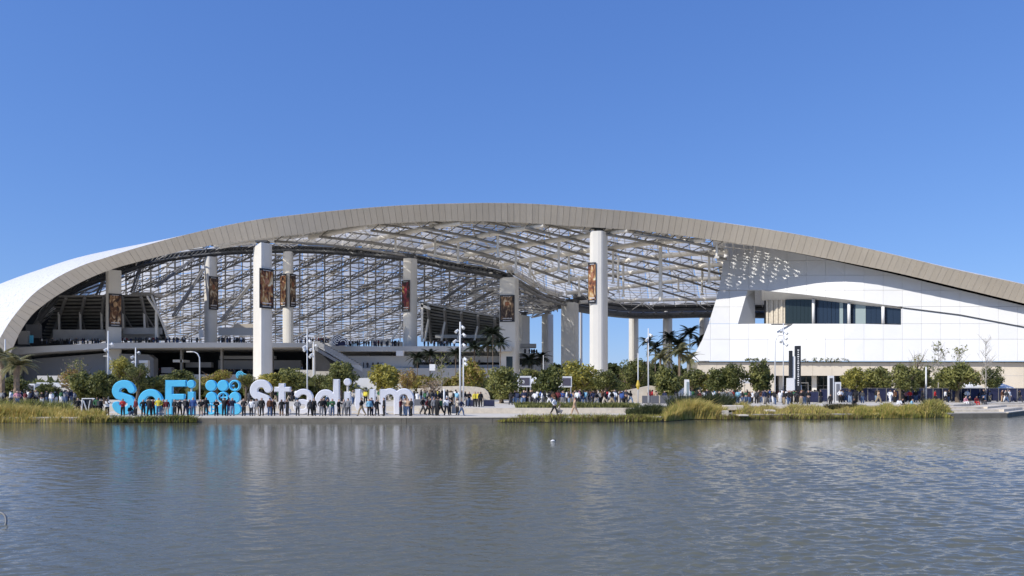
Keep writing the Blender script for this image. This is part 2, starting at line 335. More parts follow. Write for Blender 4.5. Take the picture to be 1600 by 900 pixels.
# ---------------- the stadium ----------------
stad = empty('stadium', (0, 215, PLAZA_Z)); INV = Matrix.Translation((0, -215, -PLAZA_Z))
tag(stad, 'huge open-sided stadium under an arching white and tan roof on tall columns', 'stadium')
def part(b, name, m, parent=None, smooth=False):
    """link a mesh built in place coordinates as a child of the stadium (or of one of its parts)"""
    b.v = [(v[0], v[1]-215, v[2]-PLAZA_Z) for v in b.v]
    return b.build(name, m, parent or stad, smooth)
RIM = [((-95, 760), (-60, 760)), ((-45, 640), (-14, 650)), ((0, 528), (18, 548)), ((17, 500), (34, 514)), ((31, 482), (50, 492)), ((48, 463), (70, 475)), ((83, 437), (104, 453)),
       ((130, 414), (148, 431)), ((167, 402), (182, 418.5)), ((208, 389), (220, 408)), ((260, 374.5), (270, 395.5)), ((300, 364.5), (309, 387)), ((389, 345.5), (396, 374)),
       ((478, 334), (484, 364)), ((549, 327), (554, 354)), ((620, 321.5), (624, 348)), ((700, 318.3), (702, 345.5)), ((760, 317.3), (761, 346)), ((849, 319.5), (848, 350)),
       ((900, 323.5), (897, 353.5)), ((1000, 332), (996, 360)), ((1113, 346), (1107, 374)), ((1220, 362), (1212, 389.5)), ((1344, 386), (1334, 412.5)), ((1415, 402.5), (1404, 427)),
       ((1487, 420), (1475, 444)), ((1600, 444.5), (1587, 471)), ((1750, 480), (1736, 508)), ((1900, 520), (1886, 548)), ((2050, 575), (2037, 603))]
YRIM = [(-120, 228), (0, 216), (200, 206), (400, 197), (800, 190), (1134, 180), (1300, 170), (1600, 150), (1900, 134), (2100, 126)]
ss = [0.0]
for a, c in zip(RIM, RIM[1:]): ss.append(ss[-1] + math.hypot(c[0][0]-a[0][0], c[0][1]-a[0][1]))
CH = [[(s, r[i][j]) for s, r in zip(ss, RIM)] for i in (0, 1) for j in (0, 1)]
def rimT(s): x, y = interp(CH[0], s), interp(CH[1], s); return P(x, y, interp(YRIM, x))
def rimB(s): x, y = interp(CH[2], s), interp(CH[3], s); return P(x, y, interp(YRIM, x) + 3.2)
BX = [(r[1][0], r[1][1]) for r in RIM[1:]]
def R3(x): return P(x, interp(BX, x), interp(YRIM, x) + 3.2)
RING = [(40, 530, 236), (75, 478, 240), (120, 449, 246), (180, 425, 252), (230, 409, 258), (330, 394, 263), (420, 389, 264), (500, 390, 262), (560, 394, 256), (640, 402, 243), (700, 414, 236), (795, 434, 229),
        (850, 464, 252), (890, 476, 272), (960, 488, 308), (1110, 489, 318), (1300, 492, 318), (1500, 500, 300), (1700, 522, 280), (1950, 585, 260)]
RX = [(a, b_) for a, b_, c in RING]; RY = [(a, c) for a, b_, c in RING]
def G3(x): return P(x, interp(RX, x), interp(RY, x))
FAR = [(-20, 560, 430), (100, 548, 440), (300, 543, 445), (550, 541, 440), (700, 524, 400), (800, 502, 345), (850, 493, 310), (885, 486, 285)]
FX = [(a, b_) for a, b_, c in FAR]; FY = [(a, c) for a, b_, c in FAR]
def F3(x): return P(x, interp(FX, x), interp(FY, x))
def surfA(x, v): return R3(x).lerp(G3(x), v)
def surfB(x, v): return G3(x).lerp(F3(x), v)
def on(surf, px, py):
    a, c = surf(px, 0), surf(px, 1); k = HOR - py
    v = (k*a.y - FPX*(a.z-HC)) / (FPX*(c.z-a.z) - k*(c.y-a.y)); return a.lerp(c, max(-0.02, min(1.02, v)))

# fascia: one piece per panel, with open joints on a dark backing
roof = MB(); NS = int(ss[-1]/9.8)
b = MB()
for i in range(NS):
    s0, s1 = ss[-1]*i/NS, ss[-1]*(i+1)/NS; off = Vector((0, 0.25, 0.12))
    b.add([rimT(s0)+off, rimT(s1)+off, rimB(s1)+off, rimB(s0)+off], [(0, 1, 2, 3)])
backing = part(b, 'roof_edge', M['seam'])
for i in range(NS):
    s0, s1 = ss[-1]*(i+0.02)/NS, ss[-1]*(i+0.98)/NS; T0, T1, B0, B1 = rimT(s0), rimT(s1), rimB(s0), rimB(s1)
    if T0.z < -2: continue
    o = Vector((0, 0.14, 0.07)); j = random.uniform(-0.03, 0.03); o2 = Vector((0, j, j/2))
    b = MB(); b.add([T0+o2, T1+o2, B1+o2, B0+o2, T0+o, T1+o, B1+o, B0+o], [(0, 3, 2, 1), (4, 5, 6, 7), (0, 1, 5, 4), (1, 2, 6, 5), (2, 3, 7, 6), (3, 0, 4, 7)])
    part(b, 'fascia_panel', M['fascia'] if random.random() < 0.75 else M['fascia2'], backing)
# white outer skin that folds over the edge
CREST = [(-170, 560, 300), (-100, 487, 290), (0, 443.5, 276), (33, 431, 275), (67, 419.5, 272), (117, 403.5, 268), (167, 392, 260), (200, 385.5, 252), (233, 379.2, 243), (262, 373.3, 232), (300, 364.3, 222)]
CXs, CYs = [(a, b_) for a, b_, c in CREST], [(a, c) for a, b_, c in CREST]
PAIR = [(0, -170), (ss[1], -130), (ss[2], -70), (ss[5], 0), (ss[7], 96), (ss[9], 182), (ss[10], 245), (ss[11], 297)]
def skinC(s):
    x = interp(PAIR, s); return P(x, interp(CXs, x), interp(CYs, x))
S_END = ss[11]
def lskin(u, v):
    s = S_END*u; a, c = rimT(s), skinC(s)
    p = a.lerp(c, v); p.z += 3.0*v*(1-v)*min(1, (1-u)*3); return p
b = MB(); b.grid(lskin, 60, 14); b.grid(lambda u, v: skinC(S_END*u) + Vector((0, 14*v*(1-.7*u), -2.2*v*(1-.7*u))), 60, 4)
part(b, 'outer_skin', M['skin'], None, True)
S_R = ss[11]; EW = 16.0
def rskin(u, v):
    s = lerp(S_R, ss[-1], u); a = rimT(s); x = interp(CH[2], s); fx_ = max(0, min(1, (x-1085)/50)); e = R3(x) + Vector((0, EW, 2.6+3.2*fx_)); p = a.lerp(e, v); p.z += 1.2*math.sin(v*math.pi); return p
b = MB(); n1, n2 = 260, 8; v0 = len(b.v)
for j in range(n2+1):
    for i in range(n1+1): b.v.append(tuple(rskin(i/n1, j/n2)))
for j in range(n2):
    for i in range(n1):
        if interp(CH[2], lerp(S_R, ss[-1], (i+.5)/n1)) > 1000 and interp(CH[2], lerp(S_R, ss[-1], (i+.5)/n1)) < 1205 and j > 0:
            for a_ in range(6):
                for c_ in range(5):
                    uu, vv = i+a_/6, j+c_/5
                    if math.sin(uu*3.1+vv*2.3)+math.sin(uu*1.7-vv*4.1+2)+random.uniform(-1.9, 1.9) > 1.95: continue
                    b.add([rskin(uu/n1, vv/n2), rskin((uu+1/6)/n1, vv/n2), rskin((uu+1/6)/n1, (vv+.2)/n2), rskin(uu/n1, (vv+.2)/n2)], [(0, 1, 2, 3)])
            continue
        a = j*(n1+1)+i; b.f.append((a, a+1, a+n1+2, a+n1+1)); b.m.append(0)
part(b, 'roof_skin', M['skin'])
# opaque perforated roof over the theatre side: strips with open slots where the daylight falls through
def tskin(x, v): return (R3(x) + Vector((0, EW, 5.8))).lerp(G3(x) + Vector((0, 0, 2.6)), v) + Vector((0, 0, 5.0*v*(1-v)**3))
b = MB(); nx, nv = 150, 46
for i in range(nx):
    for j in range(nv):
        xa, xb = lerp(1136, 1960, i/nx), lerp(1136, 1960, (i+1)/nx); va, vb = j/nv, (j+1)/nv
        b.add([tskin(xa, va), tskin(xb, va), tskin(xb, vb), tskin(xa, vb)], [(0, 1, 2, 3)])
part(b, 'perforated_roof', M['skin'])

# film panels of the canopy (front part) and over the bowl (rear part)
def pillow(surf, x0, x1, v0, v1, up, parent, fm='film'):
    b = MB(); h = up; n = 4
    b.grid(lambda u, v: surf(lerp(x0, x1, 0.02+0.96*u), lerp(v0, v1, 0.02+0.96*v)) + Vector((0, 0, h + 0.9*(math.sin(math.pi*u)*math.sin(math.pi*v)))), n, n)
    return part(b, 'film_panel', M[fm], parent, True)
canopy = part(MB().tube([G3(x) + Vector((0, 0, 2.4)) for x in range(330, 900, 10)], 0.35, 6), 'canopy', M['steel_mid'])
NVA = 7; xs = [330 + (1136-330)*i/20 for i in range(21)]
for i in range(20):
    for j in range(NVA):
        pillow(lambda x, v: (R3(x) + Vector((0, min(EW, 14), 0))).lerp(G3(x), v), xs[i], xs[i+1], j/NVA, (j+1)/NVA, 2.6, canopy)
xs = [60 + (885-60)*i/26 for i in range(27)]
for i in range(26):
    for j in range(6):
        pillow(surfB, xs[i], xs[i+1], j/6, (j+1)/6, 2.0, canopy, 'film_bowl')
# fine grid of purlins under the film: one part
b = MB(); b2 = MB()
for v in [k/30 for k in range(1, 30)]:
    pts = [surfB(x, v) + Vector((0, 0, 1.5 + 0.5*math.sin(x*0.21+v*40))) for x in range(50, 884, 16)]; b.tube(pts, 0.20 if int(v*30) % 3 else 0.34, 4, 0, False)
for x in range(196, 880, 13): b.tube([surfB(x + 0.9*math.sin(x), v/6) + Vector((0, 0, 0.4)) for v in range(7)], 0.17 if (x//13) % 3 else 0.3, 4, 0, False)
for v in [k/26 for k in range(1, 26)]:
    pts = [surfA(x, v) + Vector((0, 0, 2.2)) for x in range(335, 1180, 20)]; b2.tube(pts, 0.10, 4, 0, False)
for x in range(345, 1180, 17): b2.tube([surfA(x + 14*v/8, v/8) + Vector((0, 0, 2.0)) for v in range(9)], 0.11, 4, 0, False)
random.seed(3)
for k in range(150):      # thin braces between the trusses
    x = random.uniform(350, 1120); v = random.uniform(0.05, 0.85); p = surfA(x, v) + Vector((0, 0, 2.1)); q = surfA(x + random.choice((-22, 22)), v + 0.09) + Vector((0, 0, 0.1)); b2.tube([p, q], 0.13, 4)
for k in range(900):
    x = random.uniform(60, 860); v = random.uniform(0.02, 0.9); p = surfB(x, v) + Vector((0, 0, 1.6)); q = surfB(x + random.choice((9, 16, 20)), v - 0.07) + Vector((0, 0, -0.2)); b.tube([p, q], random.uniform(.10, .24), 4)
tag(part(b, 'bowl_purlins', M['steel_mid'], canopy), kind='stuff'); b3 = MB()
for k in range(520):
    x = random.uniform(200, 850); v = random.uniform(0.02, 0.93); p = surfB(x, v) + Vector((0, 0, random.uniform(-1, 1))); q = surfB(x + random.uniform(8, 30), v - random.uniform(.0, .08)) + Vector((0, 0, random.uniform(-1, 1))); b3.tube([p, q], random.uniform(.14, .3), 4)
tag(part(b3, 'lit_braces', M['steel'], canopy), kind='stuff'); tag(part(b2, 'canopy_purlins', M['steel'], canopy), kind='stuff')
# main tubes of the front canopy
def smooth_px(pts, n=6):
    out = []; c1 = [(i, p[0]) for i, p in enumerate(pts)]; c2 = [(i, p[1]) for i, p in enumerate(pts)]
    for i in range((len(pts)-1)*n+1): out.append((interp(c1, i/n), interp(c2, i/n)))
    return out
F1 = [[(484, 371), (530, 362), (575, 353)], [(570, 377), (666, 357), (720, 348)], [(664, 385), (750, 369), (835, 354), (870, 350)], [(728, 398), (863, 376), (948, 364), (976, 360), (1010, 360)],
      [(788, 412), (917, 392), (959, 387), (1029, 378), (1100, 375)], [(835, 426), (917, 413), (966, 409), (1035, 400), (1135, 393), (1250, 388)], [(863, 442), (917, 433), (969, 428), (1033, 420), (1132, 413), (1250, 406)],
      [(885, 458), (974, 449), (1065, 438), (1126, 435), (1250, 429)], [(905, 472), (953, 470), (1118, 467), (1250, 462)]]
F2 = [[(990, 361), (1060, 370), (1130, 385), (1250, 405)], [(900, 354), (960, 363), (1032, 377), (1135, 400), (1250, 425)], [(820, 350), (900, 370), (957, 386), (1035, 402), (1128, 424), (1250, 452)],
      [(740, 349), (820, 368), (900, 390), (967, 407), (1040, 424), (1118, 449), (1180, 470)], [(660, 350), (740, 367), (820, 388), (900, 412), (971, 431), (1088, 467)], [(580, 355), (660, 368), (740, 388), (820, 411), (900, 440), (960, 466)],
      [(500, 365), (580, 374), (660, 387), (740, 403), (780, 414)], [(430, 372), (520, 379), (600, 390), (650, 398)]]
def okA(x, y): return x < 1142 and y > interp(BX, x) + 1.0
for L in F1:
    b = MB(); pts = [on(surfA, x, y) for x, y in smooth_px(L) if okA(x, y)]; b.tube(pts, 0.68, 10)
    for k in range(3, len(pts)-1, 4): b.tube([pts[k] - (pts[k+1]-pts[k]).normalized()*0.25, pts[k] + (pts[k+1]-pts[k]).normalized()*0.25], 0.80, 10)
    part(b, 'roof_tube', M['steel'], canopy)
for L in F2:
    pts = [on(surfA, x, y) for x, y in smooth_px(L) if okA(x, y)]; b = MB(); b.tube([p + Vector((0, 0, -0.9)) for p in pts], 0.36, 8); b.tube([p + Vector((0, 0, 1.3)) for p in pts], 0.26, 8)
    for k in range(len(pts)-1): b.tube([pts[k] + Vector((0, 0, -0.9)), pts[k+1] + Vector((0, 0, 1.3))], 0.13, 5)
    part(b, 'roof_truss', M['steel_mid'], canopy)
for (x, y0, y1) in [(618, 367, 392), (716, 376, 410), (778, 366, 401), (806, 387, 426), (828, 407, 431), (873, 378, 423), (889, 400, 444), (958, 391, 442), (966, 400, 456), (974, 412, 462), (1032, 384, 469), (1097, 419, 460),
                    (1108, 396, 442), (1120, 380, 402), (680, 372, 398), (905, 432, 462), (1060, 430, 455)]:
    a = on(surfA, x, y0); bot = P(x, y1, a.y); b = MB(); b.tube([a, bot], 0.32 if x != 1032 else 0.5, 8); b.box(bot, (1.0, 0.6, 0.5)); part(b, 'hanger', M['steel'], canopy)
# ring girder: dark lower truss with pale box girder and nodes above it
ringx = list(range(60, 802, 7)); b = MB()
b.tube([G3(x) + Vector((0, 0, -0.6)) for x in ringx], 0.55, 6); b.tube([G3(x) + Vector((0, 0, 0.9)) for x in ringx], 0.4, 6); b.tube([G3(x) + Vector((0, 1.6, 0.2)) for x in ringx], 0.4, 6)
b.tube([G3(x) + Vector((0, 1.0, 0.1)) for x in ringx], 0.75, 6); b.tube([G3(x) + Vector((0, .4, -1.2)) for x in ringx], 0.35, 6)
for x, x2 in zip(ringx, ringx[1:]): b.tube([G3(x) + Vector((0, -0.3, -0.6)), G3(x2) + Vector((0, -0.3, 0.9))], 0.22, 4); b.tube([G3(x) + Vector((0, 0, -0.6)), G3(x) + Vector((0, 0, 0.9))], 0.3, 4)
ring = part(b, 'ring_truss', M['steel_dark'])
b = MB(); rx2 = list(range(798, 900, 8)); b.tube([G3(x) + Vector((0, 0, -0.5)) for x in rx2], 0.5, 6); b.tube([G3(x) + Vector((0, 0, 0.8)) for x in rx2], 0.35, 6)
for x in rx2[:-1]: b.tube([G3(x) + Vector((0, 0, -.5)), G3(x+8) + Vector((0, 0, .8))], 0.16, 4)
part(b, 'ring_chord', M['steel_mid'], ring)
gx = [(295, 318), (335, 372), (376, 392), (430, 462), (470, 556), (566, 660), (668, 724), (732, 786), (792, 835), (842, 872)]
for (x0, x1) in gx:
    b = MB(); n = 5; up0, up1 = 1.6, 3.9
    pts = [G3(lerp(x0, x1, i/n)) for i in range(n+1)]; vs = []
    for p in pts: vs += [p+Vector((0, -0.7, up0)), p+Vector((0, 0.9, up0)), p+Vector((0, 0.9, up1)), p+Vector((0, -0.7, up1))]
    fs = [(0, 1, 2, 3), (4*n+3, 4*n+2, 4*n+1, 4*n)] + [(4*i+k, 4*(i+1)+k, 4*(i+1)+(k+1) % 4, 4*i+(k+1) % 4) for i in range(n) for k in range(4)]
    b.add(vs, fs); part(b, 'box_girder', M['steel'], ring)
    nd = MB(); p = G3(x1+3) + Vector((0, -0.8, 2.9)); nd.tube([p+Vector((-1.0, 0, -.6)), p+Vector((1.0, 0, .6))], 0.7, 8); nd.tube([p+Vector((0, -.7, .8)), p+Vector((0, .7, -.8))], 0.6, 8); part(nd, 'girder_node', M['wood_ext'], ring)
# rear roof edge beam over the far columns
b = MB(); xs_ = list(range(896, 1300, 10)); b.tube([G3(x) + Vector((0, 0, -0.6)) for x in xs_], 1.5, 8); b.tube([G3(x) + Vector((0, -5, 1.6)) for x in xs_], 0.9, 6); b.tube([G3(x) + Vector((0, -6, 3.2)) for x in xs_], 1.1, 6); b.tube([G3(x) + Vector((0, 3, 1.4)) for x in xs_], 1.2, 6)
for x in xs_[::2]: b.tube([G3(x) + Vector((0, 0, -.9)), G3(x+10) + Vector((0, -3, 1.0))], 0.25, 4)
part(b, 'rear_edge_beam', M['steel_dark'])
# diagonal trusses under the bowl film
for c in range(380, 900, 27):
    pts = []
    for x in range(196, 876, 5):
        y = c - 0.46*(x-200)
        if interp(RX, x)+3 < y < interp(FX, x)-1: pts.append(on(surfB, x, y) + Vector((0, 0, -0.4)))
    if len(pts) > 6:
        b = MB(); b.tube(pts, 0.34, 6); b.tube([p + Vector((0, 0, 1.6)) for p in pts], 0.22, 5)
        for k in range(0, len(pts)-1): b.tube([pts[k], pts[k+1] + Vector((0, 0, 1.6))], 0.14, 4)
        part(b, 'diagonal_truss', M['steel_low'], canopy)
for (x0, y0, x1, y1) in [(205, 456, 220, 415), (270, 494, 316, 422), (345, 500, 394, 440), (241, 449, 303, 403), (690, 468, 748, 430), (732, 476, 778, 449), (150, 462, 160, 440), (104, 470, 118, 455)]:
    p, q = P(x0, y0, 252), P(x1, y1, 262); b = MB(); b.tube([p, q], 0.42, 6); b.tube([p+Vector((1.0, 0, 0)), q+Vector((.6, 0, 0))], 0.22, 6); part(b, 'brace_rod', M['steel_mid'])

# columns
def chaikin(poly, n=2, keep=0.12):
    for _ in range(n):
        out = []
        for a, c in zip(poly, poly[1:]+poly[:1]): out += [a.lerp(c, keep), a.lerp(c, 1-keep)]
        poly = out; keep = 0.25
    return poly
def column(pl, pe, pr, Y, ytop, nl=155, nr=-40, name='column', ztop=None, roundk=0.1, cap=True):
    """blade column seen from pl to pr with its front edge at pe; nl, nr = directions of the two front faces (degrees)"""
    E = P(pe, 600, Y).xy; dL = Vector((math.cos(math.radians(-nl)), math.sin(math.radians(-nl)))); dR = Vector((math.cos(math.radians(nr)), math.sin(math.radians(nr))))
    tl, tr = Vector((-dL.y, dL.x)), Vector((-dR.y, dR.x))
    if tl.x > 0: tl = -tl
    if tr.x < 0: tr = -tr
    def hit(t, px):       # E + k t on the ray of px
        r = (px-800)/FPX; return (r*E.y - E.x)/(t.x - r*t.y)
    A = E + tl*hit(tl, pl); C_ = E + tr*hit(tr, pr); D = A + C_ - E
    poly = chaikin([A, E, C_, D], 2, roundk); zt = ztop or P(0, ytop, Y).z; b = MB(); b.prism([(p.x, p.y) for p in poly], PLAZA_Z-0.3, zt, 0, 0.97)
    o = part(b, name, M['column'], None, False)
    if cap:
        c = (A+C_)/2; k = MB(); k.tube([(c.x, c.y, zt), (c.x, c.y, zt+1.1)], 1.2, 10); k.box((c.x, c.y, zt+1.25), (3.4, 2.4, 0.4)); part(k, 'bearing', M['steel_dark'], o)
    return o, E, A, C_, zt
cols = {}
cols['c1'] = column(394, 407, 427, 195, 378, 150, -40)
cols['mid'] = column(919, 942, 952, 190, 360, 108, -30, roundk=0.16)
cols['left'] = column(164, 169, 191, 234, 421, 128, -52, cap=False)
cols['r330'] = column(317, 325, 341, 262, 400, 132, -45, roundk=0.2)
cols['r449'] = column(438, 449, 462, 262, 392, 130, -45, roundk=0.3)
cols['r640'] = column(627, 641, 655, 232, 403, 110, -50, roundk=0.2)
cols['r795'] = column(779, 806, 812, 226, 433, 100, -20, roundk=0.1)
cols['r890'] = column(875, 899, 906, 268, 472, 105, -20, roundk=0.12)
cols['r855'] = column(845, 856, 866, 300, 490, 125, -30, roundk=0.12)
cols['r820'] = column(808, 816, 829, 290, 492, 125, -30, roundk=0.12)
cols['f990'] = column(980, 992, 1000, 320, 482, 125, -30, roundk=0.25)
cols['f1043'] = column(1033, 1044, 1053, 320, 478, 125, -30, roundk=0.25)
cols['f1100'] = column(1090, 1101, 1111, 320, 478, 125, -30, roundk=0.25)
cols['f700'] = column(905, 908, 911, 330, 486, 125, -30, roundk=0.25)

# ---------------- decks, walls and stands under the roof ----------------
def bx(x0, x1, y0, y1, Y, d, m, name, parent=None, ybot=None):
    a, c = P(x0, y0, Y), P(x1, y1, Y); b = MB(); b.box(((a.x+c.x)/2, Y+d/2, (a.z+c.z)/2), (c.x-a.x, d, a.z-c.z)); return part(b, name, m, parent)
def pxpoly(pts, Y, d, m, name, parent=None):
    b = MB(); n = len(pts); vs = [P(x, y, (Y if not hasattr(Y, '__call__') else Y(x, y))) for x, y in pts]; vs += [v + Vector((0, d, 0)) for v in vs]
    b.add(vs, [tuple(range(n))[::-1], tuple(range(n, 2*n))] + [(i, (i+1) % n, n+(i+1) % n, n+i) for i in range(n)]); return part(b, name, m, parent)
pxpoly([(10, 544), (60, 541), (165, 536), (300, 535), (520, 536), (520, 542.5), (300, 543), (165, 544.5), (60, 551), (10, 556)], 229, 34, M['wall_light'], 'upper_deck')
bx(505, 800, 541, 549, 224, 34, M['wall_light'], 'upper_deck')
pxpoly([(30, 549), (165, 545), (520, 543), (520, 612), (30, 612)], 262, 1, M['dark'], 'dark_backdrop'); bx(520, 800, 549, 612, 257, 1, M['dark'], 'dark_backdrop')  # near-black sheets carry the shade of the recess under the deck in their colour
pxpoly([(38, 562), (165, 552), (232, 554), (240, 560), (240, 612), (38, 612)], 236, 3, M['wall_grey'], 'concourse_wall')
pxpoly([(18, 546), (36, 508), (60, 480), (95, 452), (112, 446), (112, 546)], 279, 1, M['dark'], 'dark_backdrop')  # near-black sheet added behind the left stand, closing the gap with darkness
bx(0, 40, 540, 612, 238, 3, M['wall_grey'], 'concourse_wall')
bx(58, 108, 587, 599, 214, 2, M['wall_light'], 'low_wall'); bx(100, 240, 590, 612, 222, 2, M['wall_grey'], 'low_wall')
for x in (283, 346, 425, 505, 575, 613, 625): bx(x-1.6, x+1.6, 543, 600, 240, 1.0, M['steel_mid'], 'concourse_post')
bx(343, 430, 556, 561, 246, 1.5, M['wall_grey'], 'balcony'); bx(341, 470, 563, 577, 248, 1.5, M['wall_grey'], 'balcony'); bx(290, 330, 566, 574, 246, 2, M['wall_grey'], 'balcony')
bx(250, 475, 585, 600, 240, 2, M['wall_light'], 'low_wall'); bx(252, 268, 574, 583, 238, 2, M['wall_grey'], 'kiosk_front'); bx(226, 231, 563, 590, 232, 1.2, M['wall_white'], 'portal_frame'); bx(217, 231, 563, 567, 231, 1.2, M['wall_white'], 'portal_frame')
bx(270, 286, 562, 566, 240, 5, M['wall_white'], 'kiosk_roof')
pxpoly([(515, 556), (646, 556), (646, 574), (600, 576), (548, 575)], 228, 3, M['wall_light'], 'entrance_wall')
bx(545, 800, 575, 600, 226, 3, M['wall_light'], 'low_wall'); bx(655, 780, 556, 566, 231, 2, M['wall_light'], 'balcony'); bx(655, 790, 570, 580, 229, 2, M['concrete'], 'balcony')
bx(462, 545, 578, 600, 223, 3, M['wall_light'], 'low_wall')
bx(619, 630, 548, 556, 219, 2, M['wall_white'], 'sign_box'); bx(671, 680, 569, 579, 180, 0.6, M['wall_white'], 'sign_box'); bx(791, 801, 557, 581, 222, 0.5, M['glass_dark'], 'service_door')
def ramp(x0, y0, x1, y1, t, Y, d, m, name, parent=None):
    return pxpoly([(x0, y0), (x1, y1), (x1, y1+t), (x0, y0+t)], Y, d, m, name, parent)
st = ramp(494, 533, 566, 573, 8, 216, 0.5, M['wall_light'], 'staircase'); ramp(490, 541, 548, 574, 5, 215, 3.4, M['wall_grey'], 'stair_flight', st)
for k in range(16):
    t = k/16; p = P(lerp(496, 560, t), lerp(535, 571, t), 217.5); b = MB(); b.box(p, (2.3, 3.2, 0.45)); part(b, 'step', M['concrete'], st)
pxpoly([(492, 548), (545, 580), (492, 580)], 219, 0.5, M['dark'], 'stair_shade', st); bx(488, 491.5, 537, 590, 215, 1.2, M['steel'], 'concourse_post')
# parapet walls on the deck
bx(83, 164, 515, 531, 238, 1.2, M['concrete'], 'deck_parapet'); bx(192, 251, 512, 522, 240, 1.2, M['concrete'], 'deck_parapet'); bx(192, 246, 522, 530, 244, 1.2, M['concrete'], 'deck_parapet')
bx(341, 395, 512, 524, 262, 1.2, M['wall_light'], 'deck_parapet'); bx(366, 396, 506, 512, 266, 4, M['beige'], 'roof_hut'); bx(40, 62, 507, 528, 240, 1.2, M['wall_grey'], 'deck_parapet'); bx(28, 43, 517, 538, 232, 1.2, M['concrete'], 'deck_parapet')
bx(580, 610, 530, 540, 240, 1.2, M['concrete'], 'deck_parapet'); bx(610, 628, 534, 541, 238, 2, M['concrete'], 'deck_parapet'); bx(680, 760, 523, 528, 244, 1, M['wall_light'], 'deck_parapet'); bx(311, 317, 515, 527, 250, 1, M['wall_white'], 'sign_box')
bx(46, 51, 524, 536, 232, .4, M['cyan'], 'blue_door'); bx(813, 838, 537, 543, 262, 6, M['concrete'], 'roof_hut'); bx(812, 850, 552, 560, 262, 6, M['concrete'], 'side_deck'); bx(812, 846, 560, 570, 266, 2, M['dark'], 'dark_backdrop'); bx(812, 860, 570, 600, 262, 2, M['wall_light'], 'low_wall')
# left stand seen from below: sloping tiers, rakers, struts
def stand(TL, TR, BL, BR, Yt, Yb, rows, rakers, flip):
    def S(u, v):
        return P(lerp(TL[0], TR[0], u), lerp(TL[1], TR[1], u) + (4*u*(1-u) if flip else 0), Yt).lerp(P(lerp(BL[0], BR[0], u), lerp(BL[1], BR[1], u), Yb), v)
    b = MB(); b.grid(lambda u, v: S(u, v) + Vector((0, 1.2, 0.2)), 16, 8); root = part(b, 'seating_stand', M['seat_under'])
    for k in range(rows+1):
        v = k/rows; b = MB(); pts = [S(i/12, v) for i in range(13)]
        for p, q in zip(pts, pts[1:]): b.add([p+Vector((0, 0, .28)), q+Vector((0, 0, .28)), q+Vector((0, 0, -.28)), p+Vector((0, 0, -.28)), p+Vector((0, 1.3, .28)), q+Vector((0, 1.3, .28)), q+Vector((0, 1.3, -.28)), p+Vector((0, 1.3, -.28))], [(0, 1, 2, 3), (0, 4, 5, 1), (3, 2, 6, 7)])
        part(b, 'tier_edge' if k else 'stand_coping', M['steel_mid'] if k == 0 or k == 3 else M['concrete_dark'], root)
    for k in range(rakers):
        u = (k+0.5)/rakers; b = MB(); o = Vector((0, -1.2, -0.8)); b.tube([S(u, t/6) + o for t in range(7)], 0.5, 4); part(b, 'raker', M['steel_mid'], root)
        du = (-0.10 if flip else 0.12); b = MB(); b.tube([S(u, 0.38) + Vector((0, -1.6, 0)), S(min(1, max(0, u+du)), 0.98) + Vector((0, -3, 0))], 0.32, 6); part(b, 'strut', M['steel_mid'], root)
        b = MB(); p = S(u, 0.36) + Vector((0, -1.8, 0)); b.tube([p, Vector((p.x+(0.9 if not flip else -1.2), p.y-1, P(0, 533, p.y).z))], 0.36, 6); part(b, 'prop', M['steel'], root)
    for k in range(46):
        u = (k+.5)/46; b2 = MB()
    b2 = MB()
    for k in range(46): b2.box(S((k+.5)/46, 0.2), (0.9, 0.4, 0.55))
    tag(part(b2, 'vent_openings', M['black'], root), kind='stuff'); return root
s1 = stand((92, 463), (238, 461), (62, 531), (258, 531), 240, 262, 13, 5, False)
ramp(236, 461, 263, 530, 3, 238, 1.2, M['steel'], 'end_raker', s1); ramp(229, 462, 246, 488, 3, 237, 1.2, M['steel'], 'end_raker', s1); bx(242, 245.5, 484, 530, 238, 0.8, M['steel'], 'prop', s1)
bx(205, 237, 456.5, 461, 244, 8, M['beige'], 'stand_roof', s1)
s2 = stand((656, 472), (786, 496), (662, 532), (786, 538), 234, 254, 12, 5, True)
bx(657.5, 661, 474, 534, 231, 0.8, M['steel'], 'prop', s2); ramp(654, 474, 672, 480, 4, 231, 1.5, M['steel'], 'end_raker', s2); ramp(612, 528, 628, 505, 4, 231, 1.2, M['column'], 'end_raker', s2)
# low far structures between the columns
bx(998, 1016, 565, 574, 420, 8, M['steel_mid'], 'far_parapet')

# ---------------- column banners (hang on the columns: things of their own) ----------------
def art(name, c1, c2, c3, seed):
    m = bpy.data.materials.new(name); m.use_nodes = True; n = m.node_tree.nodes; l = m.node_tree.links; b = n['Principled BSDF']; b.inputs['Roughness'].default_value = 0.7
    tc = n.new('ShaderNodeTexCoord'); mp = n.new('ShaderNodeMapping'); mp.inputs['Location'].default_value = (seed, seed*0.7, 0); mp.inputs['Scale'].default_value = (1.0, 1.0, 0.45); l.new(tc.outputs['Object'], mp.inputs[0])
    nz = n.new('ShaderNodeTexNoise'); nz.inputs['Scale'].default_value = 0.8; nz.inputs['Detail'].default_value = 4; nz.inputs['Distortion'].default_value = 1.0; l.new(mp.outputs[0], nz.inputs['Vector'])
    cr = n.new('ShaderNodeValToRGB'); e = cr.color_ramp.elements; e[0].position = 0.36; e[0].color = (0.02, 0.015, 0.012, 1); e[1].position = 0.50; e[1].color = (*c1, 1)
    x = e.new(0.58); x.color = (*c2, 1); x = e.new(0.66); x.color = (*c3, 1); l.new(nz.outputs['Fac'], cr.inputs[0]); l.new(cr.outputs[0], b.inputs['Base Color']); return m
